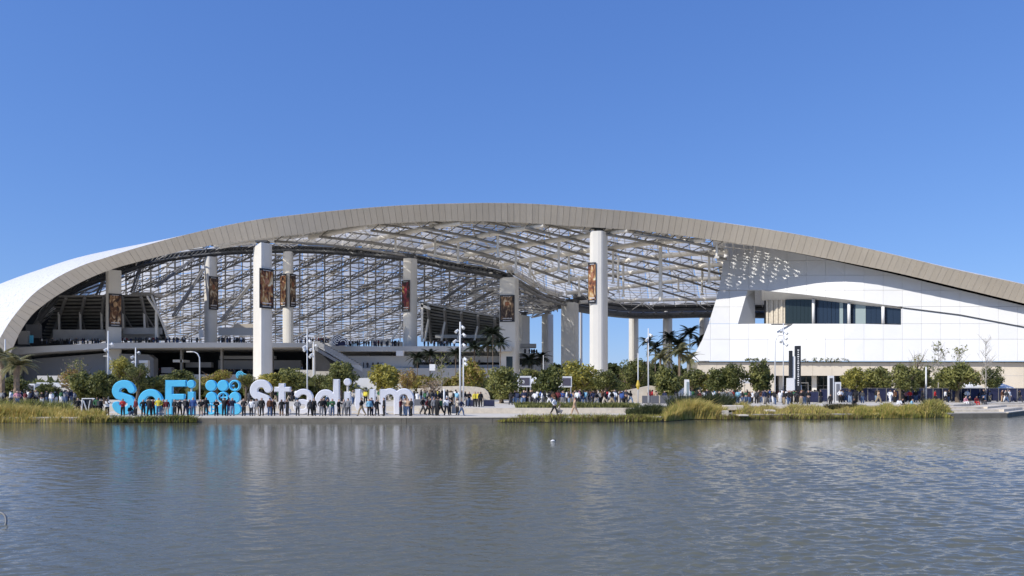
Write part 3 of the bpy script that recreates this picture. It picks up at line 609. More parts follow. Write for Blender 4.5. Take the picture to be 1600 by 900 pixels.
ART = [art('printed banner art %d' % i, *c) for i, c in enumerate([((.16, .07, .03), (.45, .28, .14), (.75, .6, .4), 1.3), ((.30, .10, .04), (.55, .33, .12), (.8, .7, .5), 5.1), ((.22, .02, .04), (.30, .16, .06), (.7, .45, .15), 9.7), ((.10, .06, .04), (.32, .2, .1), (.6, .5, .35), 14.2)])]
PORT = [mat('portrait tone %d' % i, c, .8, 0, .5, 1.2) for i, c in enumerate([(.42, .26, .13), (.40, .18, .10), (.35, .04, .06), (.30, .12, .06)])]
def banner(ckey, side, f0, f1, y0, y1, label, ai):
    _, E, A, C_, zt = cols[ckey]; tip = A if side == 'l' else C_; Yc = E.y
    p0, p1 = E.lerp(tip, f0), E.lerp(tip, f1)
    if p0.x > p1.x: p0, p1 = p1, p0
    d = (p1-p0).normalized(); nrm = Vector((d.y, -d.x)); p0 = p0 + nrm*0.22; p1 = p1 + nrm*0.22; c = (p0+p1)/2; W = (p1-p0).length
    z0, z1 = P(0, y1, c.y).z, P(0, y0, c.y).z; H = z1-z0; a = math.atan2(d.y, d.x)
    root = empty('column_banner', (c.x, c.y, z0), a); tag(root, label, 'banner', 'tall printed banners hung on the stadium columns')
    b = MB(); b.box((0, 0, H/2), (W, 0.10, H)); b.build('banner_frame', M['black'], root)
    b = MB(); b.box((0, -0.06, H/2+0.15), (W*0.86, 0.06, H*0.86)); b.build('printed_picture', ART[ai], root)
    b = MB()          # a broad pale head and shoulders shape, and small print
    hx = [math.cos(t/14*2*math.pi) for t in range(14)]; hz = [math.sin(t/14*2*math.pi) for t in range(14)]
    b.add([(x*W*.15, -0.10, H*.68+z*H*.085) for x, z in zip(hx, hz)], [tuple(range(14))])
    b.build('portrait_shape', PORT[ai], root)
    b = MB()
    for k in range(7): b.box(((k-3)*W*.085, -0.10, H*.045+0.08), (W*.055, 0.02, H*.022))
    for k in range(9): b.box(((k-4)*W*.07, -0.10, H*.13), (W*.05, 0.02, H*.035*(0.6+0.5*((k*37) % 3)/2)))
    for k in range(6): b.box(((k-2.5)*W*.09, -0.10, H*.955), (W*.06, 0.02, H*.015))
    tag(b.build('small_print', M['wall_white'], root), kind='stuff')
banner('left', 'r', 0.02, 0.98, 459, 511, 'brown printed banner on the leftmost column, above the seating stand', 0)
banner('r330', 'r', 0.05, 0.98, 432, 484, 'narrow dark brown banner on the second column from the left', 3)
banner('c1', 'r', -0.12, 1.0, 420, 482, 'large banner of a bearded figure on the tall front column behind the dot logo', 1)
banner('r449', 'l', 0.05, 0.95, 428, 480, 'left one of two banners on the round column behind the white letters', 1)
banner('r449', 'r', 0.25, 0.98, 428, 480, 'right one of two banners on the round column behind the white letters', 3)
banner('r640', 'l', 0.0, 0.9, 438, 487, 'banner of a red topped figure on the central column beside the right seating stand', 2)
banner('r795', 'l', 0.06, 0.92, 461, 503, 'dark banner on the wide column left of the blue sky gaps', 3)
banner('mid', 'l', 0.45, 1.0, 410, 474, 'yellow and red banner on the left edge of the tallest white column', 1)
# ---------------- white theatre building at the right ----------------
thea = empty('theater_building', (60, 170, PLAZA_Z)); tag(thea, 'curved white panelled building with a dark ribbon window under the roof', 'building')
def tpart(b, name, m, parent=None, smooth=False):
    b.v = [(v[0]-60, v[1]-170, v[2]-PLAZA_Z) for v in b.v]; return b.build(name, m, parent or thea, smooth)
YF = [(1060, 189), (1134, 185), (1300, 174), (1450, 164), (1600, 154), (1900, 136)]
LEAN = [(1060, 20), (1134, 18.5), (1220, 12), (1300, 6), (1450, 4), (1600, 3), (1900, 2)]
def fy(x, y): return interp(YF, x) + interp(LEAN, x) * max(0, (566-y)/170.0)
def clip(poly, x0, x1, y0, y1):
    for ax, lim, sgn in ((0, x0, 1), (0, x1, -1), (1, y0, 1), (1, y1, -1)):
        out = []
        for a, c in zip(poly, poly[1:]+poly[:1]):
            ia, ic = (a[ax]-lim)*sgn >= 0, (c[ax]-lim)*sgn >= 0
            if ia: out.append(a)
            if ia != ic:
                t = (lim-a[ax])/(c[ax]-a[ax]); out.append((a[0]+(c[0]-a[0])*t, a[1]+(c[1]-a[1])*t))
        poly = out
        if len(poly) < 3: return []
    res = []
    for p in poly:
        if not res or math.hypot(p[0]-res[-1][0], p[1]-res[-1][1]) > 0.05: res.append(p)
    return res if len(res) >= 3 else []
def area(p): return abs(sum(a[0]*c[1]-c[0]*a[1] for a, c in zip(p, p[1:]+p[:1])))/2
GAP = [(1100, .1), (1220, .2), (1290, 1.4), (1400, 3.0), (1600, 3.6), (1950, 3.6)]
topline = [(x, interp(BX, x) + interp(GAP, x)) for x in list(range(1134, 1900, 22)) + [1900]]
UP = [(1123, 453.6)] + [(1126, 440), (1134, 380)] + topline[1:] + [(1900, 566), (1750, 536), (1600, 510.0), (1500, 491), (1408, 479.5), (1381, 476), (1316, 467), (1251, 459.5), (1191, 453.8), (1168, 453.8)]
PIER = [(1122.8, 454.2), (1168, 454.2), (1165, 464), (1153, 505.6), (1107.5, 505.6), (1117, 475)]
LOW = [(1107.2, 506.2), (1153, 506.2), (1180, 505.4), (1349, 506), (1408.6, 507.5), (1408.6, 482.5), (1500, 494), (1600, 513), (1750, 539), (1850, 558), (1850, 563.8), (1080.5, 563.8), (1082, 560), (1097, 532)]
NP = [0]
def panels(region, xs, ys, stag=0):
    for j in range(len(ys)-1):
        for i in range(len(xs)-1):
            c = clip(region, xs[i]+0.17, xs[i+1]-0.17, ys[j]+0.17, ys[j+1]-0.17)
            if not c or area(c) < 1.5: continue
            d = random.uniform(-0.012, 0.012); b = MB(); n = len(c)
            # subdivide long cells for curvature: cells are small enough to be planar
            vs = [P(x, y, fy(x, y)+d) for x, y in c]; vs += [v+Vector((0, 0.22, 0)) for v in vs]
            b.add(vs, [tuple(range(n)), tuple(range(n, 2*n))[::-1]] + [(i_, n+i_, n+(i_+1) % n, (i_+1) % n) for i_ in range(n)])
            tpart(b, 'facade_panel', random.choice([M['white_panel']]*6 + [M['white_panel2']]*3 + [M['white_panel3']]), facade); NP[0] += 1
# backing wall seen through the joints
b = MB()
def bq(x0, x1, f0, f1, n=20):
    for i in range(n):
        xa, xb = lerp(x0, x1, i/n), lerp(x0, x1, (i+1)/n); pts = [(xa, f0(xa)), (xb, f0(xb)), (xb, f1(xb)), (xa, f1(xa))]
        b.add([P(x, y, fy(x, y)+0.5) for x, y in pts], [(0, 1, 2, 3)])
bq(1136, 1900, lambda x: interp(BX, x)+interp(GAP, x)+.2, lambda x: 453 if x < 1190 else interp([(1190, 453.2), (1251, 459), (1316, 466.5), (1381, 475.5), (1408, 479), (1500, 490.5), (1600, 509.5), (1750, 535), (1900, 565)], x), 40)
bq(1083, 1408, lambda x: 506.6, lambda x: 563.5, 20) if False else None
bq(1112, 1850, lambda x: 506.8 if x < 1408.6 else interp([(1408, 483), (1500, 494.5), (1600, 513.5), (1750, 539.5), (1850, 558.5)], x), lambda x: 563.5, 40)
bq(1124, 1152, lambda x: 454.6, lambda x: 505.4, 4)
GV = MB(); b_keep = b; b = GV
bq(1409, 1850, lambda x: interp([(1408, 478), (1500, 489), (1600, 508), (1750, 534), (1900, 565)], x), lambda x: interp([(1408, 484.5), (1500, 496), (1600, 515), (1750, 541), (1850, 560), (1900, 566)], x), 24)
b = b_keep
facade = tpart(b, 'facade_wall', M['panel_joint'])
tpart(GV, 'wall_groove', M['groove'], facade)
xs = [1080 + 30*i for i in range(28)]
panels(UP, xs, [380, 407, 430, 453.4, 479, 508, 540, 566]); panels(PIER, xs, [453, 479.5, 506]); panels(LOW, xs, [480, 505.8, 530, 564])
# slanted side face of the pier, sill, soffit and window recess
dep = 7.0
def at_(x, y, d=0): return P(x, y, fy(x, y)+d)
b = MB(); b.add([at_(1168, 454), at_(1165, 464), at_(1153, 506), P(1180, 506, fy(1180, 506)+dep), P(1179.4, 454, fy(1180, 454)+dep)], [(0, 1, 2, 3, 4)]); tpart(b, 'pier_side', M['white_panel'])
REC = [(1153, 0.3), (1190, 6.0), (1227, 5.5), (1268, 4.5), (1312, 3.2), (1357, 1.8), (1382, 1.2), (1408, 0.8)]
LIPY = [(1153, 454), (1191, 454), (1251, 459.5), (1316, 467), (1381, 476.5), (1408, 481)]; GT = [(1180, 470), (1227, 468.8), (1268, 468.8), (1311, 473), (1357, 478.6), (1378, 480.2), (1408, 483.5)]
b = MB(); b2 = MB(); xs_ = [1190 + (1408-1190)*i/24 for i in range(25)]
for xa, xb in zip(xs_, xs_[1:]):
    b.add([at_(xa, interp(LIPY, xa)-0.1, 0.1), at_(xb, interp(LIPY, xb)-0.1, 0.1), P(xb, interp(GT, xb), fy(xb, 470)+interp(REC, xb)), P(xa, interp(GT, xa), fy(xa, 470)+interp(REC, xa))], [(0, 1, 2, 3)])
tpart(b, 'window_soffit', M['white_panel'])
for xa, xb in zip([1155]+xs_, xs_): 
    za, zb = at_(xa, 505.8, .15), at_(xb, 505.8, .15); b2.add([za, zb, zb+Vector((0, 9, 0)), za+Vector((0, 9, 0))], [(0, 1, 2, 3)])
tpart(b2, 'window_sill', M['wall_light'])
def glaz(x0, x1, m, name, rec=0.0, lip=0.0, parent=None, th=0.12):
    b = MB(); pts = [(x0, interp(GT, x0)-0.6), (x1, interp(GT, x1)-0.6), (x1, 506.5), (x0, 506.5)]
    vs = [P(x, y, fy(x, 480)+interp(REC, x)+rec) for x, y in pts]; vs += [v+Vector((0, th, 0)) for v in vs]
    b.add(vs, [(0, 1, 2, 3), (7, 6, 5, 4), (0, 4, 5, 1), (1, 5, 6, 2), (2, 6, 7, 3), (3, 7, 4, 0)]); return tpart(b, name, m, parent)
rib = tpart(MB().box(at_(1300, 507, 6), (30, 0.4, 0.3)), 'window_ribbon', M['steel_mid'])
for i in range(8): glaz(1197+i*3.75, 1197+i*3.75+3.4, M['stone'], 'timber_blind', 0.5+0.3*(i % 2), 0, rib)
for i in range(7): glaz(1227.4+i*5.9, 1227.4+i*5.9+5.6, M['glass_dark'], 'pane', 0, 0, rib)
for x0, x1, n in ((1273.4, 1299, 4), (1299.3, 1311.6, 2), (1317.4, 1324, 1), (1329.4, 1337, 1), (1353, 1377, 3), (1383, 1408, 2)):
    for i in range(n): glaz(lerp(x0, x1, i/n)+0.2, lerp(x0, x1, (i+1)/n)-0.2, M['glass_blue'], 'pane', 0, 0, rib)
for x0, x1 in ((1312, 1317.2), (1337, 1352.6)): glaz(x0, x1, M['glass_green'], 'pale_panel', -0.1, 0, rib)
for x in (1271, 1326.6, 1379.8): b = MB(); p = P(x, 507, fy(x, 480)+interp(REC, x)-0.9); b.tube([p, Vector((p.x, p.y, P(0, interp(GT, x)-1.5, p.y).z))], 0.36, 12); tpart(b, 'window_column', M['wall_white'], rib, True)
tpart(MB().box(P(1332, 500, 197), (47, 1, 12)), 'inner_wall', M['dark'])
# base of beige stone, entrance glazing, columns
def bxT(x0, x1, y0, y1, off, d, m, name, parent=None, n=None):
    n = n or max(1, int((x1-x0)/40)); b = MB()
    for i in range(n):
        xa, xb = lerp(x0, x1, i/n), lerp(x0, x1, (i+1)/n); A, B_ = fy(xa, 566)+off, fy(xb, 566)+off; g = 0.05 if n > 1 else 0
        vs = [P(xa+g, y0, A), P(xb-g, y0, B_), P(xb-g, y1, B_), P(xa+g, y1, A)]; vs += [v+Vector((0.3, d, 0)) for v in vs]
        b.add(vs, [(0, 1, 2, 3), (7, 6, 5, 4), (0, 4, 5, 1), (1, 5, 6, 2), (2, 6, 7, 3), (3, 7, 4, 0)])
    return tpart(b, name, m, parent)
base = bxT(1092, 1880, 565, 566.2, 1.6, 3, M['beige'], 'base_ledge')
for i in range(26):
    x0 = 1090+30*i; yb = 587 if 1195 < x0+15 < 1325 else 614
    if 1195 < x0+15 < 1325 and False: pass
    bxT(x0+0.15, x0+29.85, 566.5, min(yb, 587), 1.2+random.uniform(0, .02), 2, M['beige'], 'stone_panel', base, 1)
    if not 1195 < x0+15 < 1325: bxT(x0+0.15, x0+29.85, 587.3, 616, 1.2+random.uniform(0, .02), 2, M['beige'], 'stone_panel', base, 1)
bxT(1080, 1092, 566, 616, 3, 6, M['concrete_dark'], 'shadow_corner')  # dark block standing in for the shade at the corner of the base
ent = bxT(1190, 1330, 587, 616, 9, .5, M['glass_dark'], 'entrance_glazing')
for x in range(1196, 1330, 9): bxT(x, x+0.7, 588, 616, 8.6, .3, M['steel_mid'], 'mullion', ent, 1)
bxT(1190, 1330, 602, 603, 8.5, .3, M['steel_mid'], 'transom', ent, 3)
for x0, x1 in ((1217, 1224), (1269, 1276)): bxT(x0, x1, 587.2, 616, 4, 1.2, M['column'], 'entrance_column', None, 1)
bxT(1246, 1263, 597.5, 599, 7, .4, M['wall_white'], 'door_head', ent, 1); bxT(1246, 1247, 598, 616, 7, .4, M['wall_white'], 'door_frame', ent, 1); bxT(1262, 1263, 598, 616, 7, .4, M['wall_white'], 'door_frame', ent, 1)
# black strip behind the gap between wall and roof edge: its shade as colour
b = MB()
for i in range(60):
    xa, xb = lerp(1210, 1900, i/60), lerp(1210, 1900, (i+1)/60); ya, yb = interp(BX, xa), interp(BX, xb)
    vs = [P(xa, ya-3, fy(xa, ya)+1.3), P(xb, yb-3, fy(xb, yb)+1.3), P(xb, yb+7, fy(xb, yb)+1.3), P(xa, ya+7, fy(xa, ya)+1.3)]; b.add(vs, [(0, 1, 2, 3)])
tpart(b, 'gap_shade', M['void'])
# ---------------- giant letters ----------------
LY = 75.0
def sdf_seg(X, Y, a, b):
    ax, ay, bx_, by = *a, *b; dx, dy = bx_-ax, by-ay; t = np.clip(((X-ax)*dx+(Y-ay)*dy)/(dx*dx+dy*dy+1e-9), 0, 1); return np.hypot(X-ax-t*dx, Y-ay-t*dy)
def sdf_box(X, Y, x0, x1, y0, y1):
    qx, qy = np.abs(X-(x0+x1)/2)-(x1-x0)/2, np.abs(Y-(y0+y1)/2)-(y1-y0)/2; return np.hypot(np.maximum(qx, 0), np.maximum(qy, 0)) + np.minimum(np.maximum(qx, qy), 0)
def arc_pts(cx, cy, rx, ry, a0, a1, n=16): return [(cx+rx*math.cos(math.radians(lerp(a0, a1, i/n))), cy-ry*math.sin(math.radians(lerp(a0, a1, i/n)))) for i in range(n+1)]
def sdf_path(X, Y, pts, w):
    d = None
    for a, c in zip(pts, pts[1:]): e = sdf_seg(X, Y, a, c); d = e if d is None else np.minimum(d, e)
    return d-w/2
def contours(D, xs, ys):
    """marching squares: closed loops where D crosses 0"""
    segs = {}; ny, nx = D.shape
    def pt(i, j, k, l_):
        a, c = D[j, i], D[l_, k]; t = a/(a-c); return (xs[i]+(xs[k]-xs[i])*t, ys[j]+(ys[l_]-ys[j])*t)
    key = lambda i, j, h: (i, j, h)
    E = {}
    def edge(i, j, h):
        k = (i, j, h)
        if k not in E: E[k] = pt(i, j, i+1, j) if h else pt(i, j, i, j+1)
        return k
    nxt = {}
    for j in range(ny-1):
        for i in range(nx-1):
            c = (D[j, i] < 0) | ((D[j, i+1] < 0) << 1) | ((D[j+1, i+1] < 0) << 2) | ((D[j+1, i] < 0) << 3)
            if c in (0, 15): continue
            B_, R_, T_, L_ = (i, j, 1), (i+1, j, 0), (i, j+1, 1), (i, j, 0)
            tab = {1: [(L_, B_)], 2: [(B_, R_)], 3: [(L_, R_)], 4: [(R_, T_)], 5: [(L_, T_), (R_, B_)], 6: [(B_, T_)], 7: [(L_, T_)], 8: [(T_, L_)], 9: [(T_, B_)], 10: [(B_, L_), (T_, R_)], 11: [(T_, R_)], 12: [(R_, L_)], 13: [(R_, B_)], 14: [(B_, L_)]}
            for a, b_ in tab[int(c)]: edge(*a); edge(*b_); nxt[a] = b_
    loops = []
    while nxt:
        s = next(iter(nxt)); lp = [s]; c = nxt.pop(s)
        while c != s and c in nxt: lp.append(c); c = nxt.pop(c)
        loops.append([E[k] for k in lp])
    return loops
def glyph(name, fn, x0, x1, y0, y1, m, label, cat='letter', group=None, depth=0.40, step=0.5, Y=None, bev=0.07, parent=None):
    Yd = Y or LY; xs = np.arange(x0-1.3, x1+1.8, step); ys = np.arange(y0-1.3, y1+1.8, step); X, Yg = np.meshgrid(xs, ys); D = fn(X, Yg)
    sc = Yd/FPX; cx = (x0+x1)/2; cu = bpy.data.curves.new(name, 'CURVE'); cu.dimensions = '2D'; cu.fill_mode = 'BOTH'; cu.extrude = depth/2-bev; cu.bevel_depth = bev; cu.bevel_resolution = 0; cu.offset = -bev
    for lp in contours(D, xs, ys):
        pts = []
        for i, p in enumerate(lp):      # drop nearly collinear points
            a, c = lp[i-1], lp[(i+1) % len(lp)]
            if abs((p[0]-a[0])*(c[1]-a[1])-(p[1]-a[1])*(c[0]-a[0])) > 0.0002: pts.append(p)
        if len(pts) < 4: continue
        sp = cu.splines.new('POLY'); sp.points.add(len(pts)-1); sp.use_cyclic_u = True
        for q, p in zip(sp.points, pts): q.co = ((p[0]-cx)*sc, (y1-p[1])*sc, 0, 1)
    tmp = bpy.data.objects.new('tmp', cu); COL.objects.link(tmp); me = bpy.data.meshes.new_from_object(tmp.evaluated_get(bpy.context.evaluated_depsgraph_get())); COL.objects.unlink(tmp); bpy.data.objects.remove(tmp)
    me.name = name; me.materials.clear(); me.materials.append(m); me.transform(Matrix.Rotation(math.radians(90), 4, 'X'))
    base = P(cx, y1, Yd); o = link(name, me, parent, base if parent is None else base - parent.location)
    if parent is None: tag(o, label, cat, group)
    return o
def ring_(X, Y, cx, cy, rx, ry, w):
    k = np.hypot((X-cx)/rx, (Y-cy)/ry); g = np.hypot((X-cx)/rx**2, (Y-cy)/ry**2)+1e-6; d = k*(k-1)/g/np.maximum(k, 0.2)*1.0; d = (k-1)*k/g; return np.abs(d)-w/2
def disc_(X, Y, cx, cy, r): return np.hypot(X-cx, Y-cy)-r
def S_shape(x0, x1, y0, y1, w):
    cx = (x0+x1)/2; h = (y1-y0); rx = (x1-x0-w)/2; ry = (h-w)/4
    def f(X, Y):
        up = arc_pts(cx, y0+w/2+ry, rx, ry, 12, 225, 20); lo = arc_pts(cx, y1-w/2-ry, rx, ry, 45, -168, 20)
        mid = [up[-1], lo[0]]; p = up+lo; p = [q for q in up[:-1]] + [(lerp(up[-1][0], lo[0][0], t/4), lerp(up[-1][1], lo[0][1], t/4)) for t in range(5)] + lo[1:]
        d = sdf_path(X, Y, p, w); return d
    return f
GB, GW = 'giant blue letters and logo standing on the lake promenade', 'giant white letters standing on the lake promenade'
glyph('letter_s', S_shape(176, 213, 594, 648, 12.5), 176, 213, 594, 648, M['cyan'], 'giant sky blue capital S at the left end of the sign', group=GB)
glyph('letter_o', lambda X, Y: ring_(X, Y, 236, 628, 14, 14.5, 11), 216, 256, 608, 648, M['cyan'], 'giant sky blue letter o between the blue S and F', group=GB)
glyph('letter_f', lambda X, Y: np.minimum(np.minimum(sdf_box(X, Y, 259, 270.5, 594, 648), sdf_box(X, Y, 259, 292, 594, 604.5)), sdf_box(X, Y, 259, 289.5, 615.5, 625)), 259, 292, 594, 648, M['cyan'], 'giant sky blue capital F', group=GB)
def isplit(stem, dot, x0, x1, m, label, group, nm):
    root = empty(nm, P((x0+x1)/2, 648, LY)); tag(root, label, 'letter', group)
    glyph('stem', lambda X, Y: sdf_box(X, Y, *stem), stem[0], stem[1], stem[2], stem[3], m, None, parent=root); cx, cy, r = dot
    glyph('dot', lambda X, Y: disc_(X, Y, cx, cy, r), cx-r, cx+r, cy-r, cy+r, m, None, parent=root)
    p = P((x0+x1)/2, 648, LY); b = MB(); t0, t1 = P(cx, cy+r-1, LY+0.1)-p, P(cx, stem[2]+1, LY+0.1)-p; b.tube([t0, t1], 0.1, 8); b.build('dot_support', M['steel'], root)
isplit((294, 305, 612, 648), (299.3, 600.2, 6.4), 292, 306, M['cyan'], 'giant sky blue letter i with a round dot', GB, 'letter_i')
lg = empty('dot_logo', P(349.5, 648, LY)); tag(lg, 'giant sky blue logo of nine discs and rings in three rows', 'logo sign', GB)
for (cx, cy, kind) in [(330.5, 602.5, 1), (349, 602.5, 1), (367.3, 602.5, 0), (331, 621, 1), (349, 621, 0), (367.5, 621, 1), (330.5, 639.2, 0), (349, 639.2, 1), (369, 639.2, 1)]:
    if kind: glyph('disc', lambda X, Y: disc_(X, Y, cx, cy, 8.7), cx-8.7, cx+8.7, cy-8.7, cy+8.7, M['cyan'], None, parent=lg)
    else: glyph('ring', lambda X, Y: np.abs(disc_(X, Y, cx, cy, 7.4))-1.5, cx-8.7, cx+8.7, cy-8.7, cy+8.7, M['cyan'], None, parent=lg)
b = MB(); p0 = P(349.5, 648, LY)
for cx in (330.5, 349, 367.5): b.tube([P(cx, 646, LY)-p0, P(cx, 606, LY)-p0], 0.09, 8)
for cy in (602.5, 621, 639.2): b.tube([P(332, cy, LY)-p0, P(366, cy, LY)-p0], 0.09, 8)
b.build('support_frame', M['cyan'], lg)
glyph('letter_s', S_shape(391, 426, 593, 648, 12.5), 391, 426, 593, 648, M['letter_white'], 'giant white capital S right of the blue dot logo', group=GW)
glyph('letter_t', lambda X, Y: np.minimum(np.minimum(sdf_box(X, Y, 436, 446, 599, 640), sdf_box(X, Y, 429, 454.5, 604.5, 612.5)), sdf_path(X, Y, arc_pts(448.5, 636, 7.6, 6.8, 180, 280, 8), 9.5)), 429, 455, 599, 648, M['letter_white'], 'giant white letter t', group=GW)
glyph('letter_a', lambda X, Y: np.minimum(np.minimum(ring_(X, Y, 472.5, 635.5, 9.5, 7.6, 8.6), sdf_box(X, Y, 480.5, 489.5, 622, 648)), sdf_path(X, Y, arc_pts(474.5, 621.5, 11, 9.5, 150, 0, 12), 9)), 458, 490, 607, 648, M['letter_white'], 'giant white letter a between t and d', group=GW)
glyph('letter_d', lambda X, Y: np.minimum(ring_(X, Y, 509, 628, 12.2, 14.6, 10), sdf_box(X, Y, 521, 531, 592.5, 648)), 492, 531, 592.5, 648, M['letter_white'], 'giant white letter d with a tall stem', group=GW)
isplit((538, 548.5, 612, 648), (543.2, 597, 5.8), 537, 549, M['letter_white'], 'giant white letter i with a round dot', GW, 'letter_i')
glyph('letter_u', lambda X, Y: np.minimum(np.minimum(sdf_box(X, Y, 555, 564.5, 608, 632), sdf_box(X, Y, 577.5, 587, 608, 648)), sdf_path(X, Y, [(559.7, 630)] + arc_pts(571, 632, 11.2, 11.2, 180, 360, 16), 9.5)), 555, 587, 608, 648, M['letter_white'], 'giant white letter u between i and m', group=GW)
glyph('letter_m', lambda X, Y: np.minimum(np.minimum(np.minimum(sdf_box(X, Y, 593.5, 603, 608, 648), sdf_box(X, Y, 615.5, 625, 622, 648)), sdf_box(X, Y, 637.5, 647, 622, 648)),
      np.minimum(sdf_path(X, Y, arc_pts(609.3, 622, 11, 10.5, 180, 0, 14), 9.5), sdf_path(X, Y, arc_pts(631.3, 622, 11, 10.5, 180, 0, 14), 9.5))), 593.5, 647, 606.5, 648, M['letter_white'], 'giant white letter m at the right end of the sign', group=GW)
# low plinth steps behind the letters
b = MB(); b.box(P(420, 648, 78) + Vector((0, 0, 0.1)), (34, 2.2, 0.2)); tag(b.build('sign_plinth', M['stone']), 'low pale stone step behind the giant letters', 'step')

# swirl sign on the deck and its small copy below
def swirl(cx, cy, s, Y, label, m1):
    root = empty('swirl_sign', P(cx, cy+9*s, Y)); tag(root, label, 'sign')
    glyph('sign_backing', lambda X, Y2: np.minimum(disc_(X, Y2, cx-4*s, cy, 9.2*s), np.maximum(disc_(X, Y2, cx+5*s, cy+5*s, 9*s), Y2-(cy+8.5*s))), cx-14*s, cx+15*s, cy-10*s, cy+9*s, M['navy'], None, parent=root, Y=Y+.45, depth=0.3, bev=0.03, step=0.4)
    for k, r in enumerate((2.3, 5.2, 8.1)):
        pts = arc_pts(cx-4*s, cy, r*s, r*s, 20+k*8, 300-k*28, 18); glyph('swirl_band', lambda X, Y2: sdf_path(X, Y2, pts, 1.5*s), cx-13*s, cx+13*s, cy-9*s, cy+9*s, m1, None, parent=root, Y=Y, depth=0.5, bev=0.03, step=0.3)
        if k: 
            pts = arc_pts(cx+5*s, cy+5*s, (r-.4)*s, (r-.4)*s, 145, -15, 14); glyph('swirl_band', lambda X, Y2: sdf_path(X, Y2, pts, 1.5*s), cx-13*s, cx+14*s, cy-9*s, cy+9*s, m1, None, parent=root, Y=Y, depth=0.5, bev=0.03, step=0.3)
swirl(531, 531.5, 1.0, 219.5, 'white swirl shaped sign standing on the upper deck', M['wall_white'])
swirl(378, 586, 0.7, 205, 'small blue swirl shaped sign above the dot logo', M['cyan'])

# ---------------- light poles ----------------
def spot(parent, p, ax, r=0.28):
    b = MB(); a = Vector(ax).normalized(); b.tube([p - a*0.25, p + a*0.3], [r*0.6, r], 10); return b.build('spotlight', M['pole'], parent)
def lamp_pole(px, ytop, Y, label, spots=(), r=0.11, arm=None, ground=PLAZA_Z, name='light_pole'):
    r = r*0.78; base = P(px, 600, Y); base.z = ground; H = P(px, ytop, Y).z - ground; root = empty(name, base); tag(root, label, 'light pole')
    if arm:
        b = MB(); dx = (arm[0]-px)*Y/FPX; pts = [(0, 0, 0), (0, 0, H*0.80), (0.02*dx, 0, H*0.88), (dx*0.22, 0, H*0.955), (dx*0.5, 0, H*0.985), (dx, 0, H)]; b.tube(pts, [r, r*.9, r*.85, r*.8, r*.7, r*.6], 8); b.build('pole', M['pole'], root, True)
        b = MB(); b.box((dx, 0, H-0.05), (0.9, 0.35, 0.14)); b.build('lamp_head', M['steel'], root)
    else:
        b = MB(); b.tube([(0, 0, 0), (0, 0, H)], [r, r*0.75], 10); b.build('pole', M['pole'], root, True)
    b = MB(); b.box((0, 0, 0.08), (r*4, r*4, 0.16)); b.build('base_plate', M['steel_mid'], root)
    for (sx, sy) in spots:
        q = P(px+sx, sy, Y) - base; c = MB(); c.tube([(0, 0, q.z), (q.x, 0, q.z)], 0.05, 5); c.build('bracket', M['pole'], root); spot(root, q, (0.5 if sx > 0 else -0.5, -0.6, -0.6), 0.23*Y/110)
    return root
lamp_pole(8, 530, 105, 'plain white pole by the palm at the left edge', r=0.13)
lamp_pole(169, 517, 100, 'white pole with two round spotlights left of the blue S', [(6, 538), (-3, 546)], r=0.14)
lamp_pole(174, 556, 165, 'low curved lamp behind the spotlight pole left of the blue S', arm=(165, 556))
lamp_pole(212, 543, 130, 'white spotlight pole behind the round tree above the blue S', [(-5, 558), (5, 551), (-4, 566)], r=0.17)
lamp_pole(312, 549, 104, 'curved white street lamp between the blue letter i and the logo', arm=(297, 549), r=0.12)
lamp_pole(480, 513, 96, 'slim tall white pole behind the white letters t and a', [(4, 533), (-4, 542), (-3, 546)], r=0.12)
lamp_pole(490, 534, 150, 'shorter pole with stacked spotlights beside the slim tall pole', [(4, 540), (-4, 546), (-3, 554), (-5, 557)], r=0.16)
lamp_pole(719, 503, 92, 'tall white mast with many spotlights near the middle of the plaza', [(4, 511), (-5, 517), (6, 523), (-8, 533), (6, 539)], r=0.17)
lamp_pole(724, 560, 90, 'thinner white pole right against the tall spotlight mast', [(3, 561), (3, 568)], r=0.13)
lamp_pole(849, 555, 190, 'thin far pole in front of the grey columns', r=0.12)
lamp_pole(997, 552, 96, 'slim pole with a yellow box left of the taller plaza pole', r=0.10)
yb = MB(); p = P(997, 600, 95.8); yb.tube([p+Vector((0, 0, -.7)), p+Vector((0, 0, -.2)), p+Vector((0, 0, .5))], [0.1, 0.28, 0.1], 8); tag(yb.build('pole_box', mat('yellow plastic', (0.6, 0.42, 0.05))), 'yellow cover on the slim plaza pole', 'cover')
lamp_pole(1013, 513, 94, 'tall slim plaza pole in front of the dark palms', [(3, 523), (-2, 530)], r=0.11)
lamp_pole(1211, 524, 125, 'curved street lamp before the white theatre wall', arm=(1220, 520), r=0.13)
lamp_pole(1224, 505, 108, 'tall pole with small floodlights before the white theatre wall', [(-3, 517), (4, 520), (3, 528), (-3, 533), (4, 538)], r=0.11)
lamp_pole(1447, 573, 105, 'short white post among the trees before the theatre', r=0.17)
lamp_pole(694, 608, 82, 'short white bollard post beside the walking people', r=0.16)

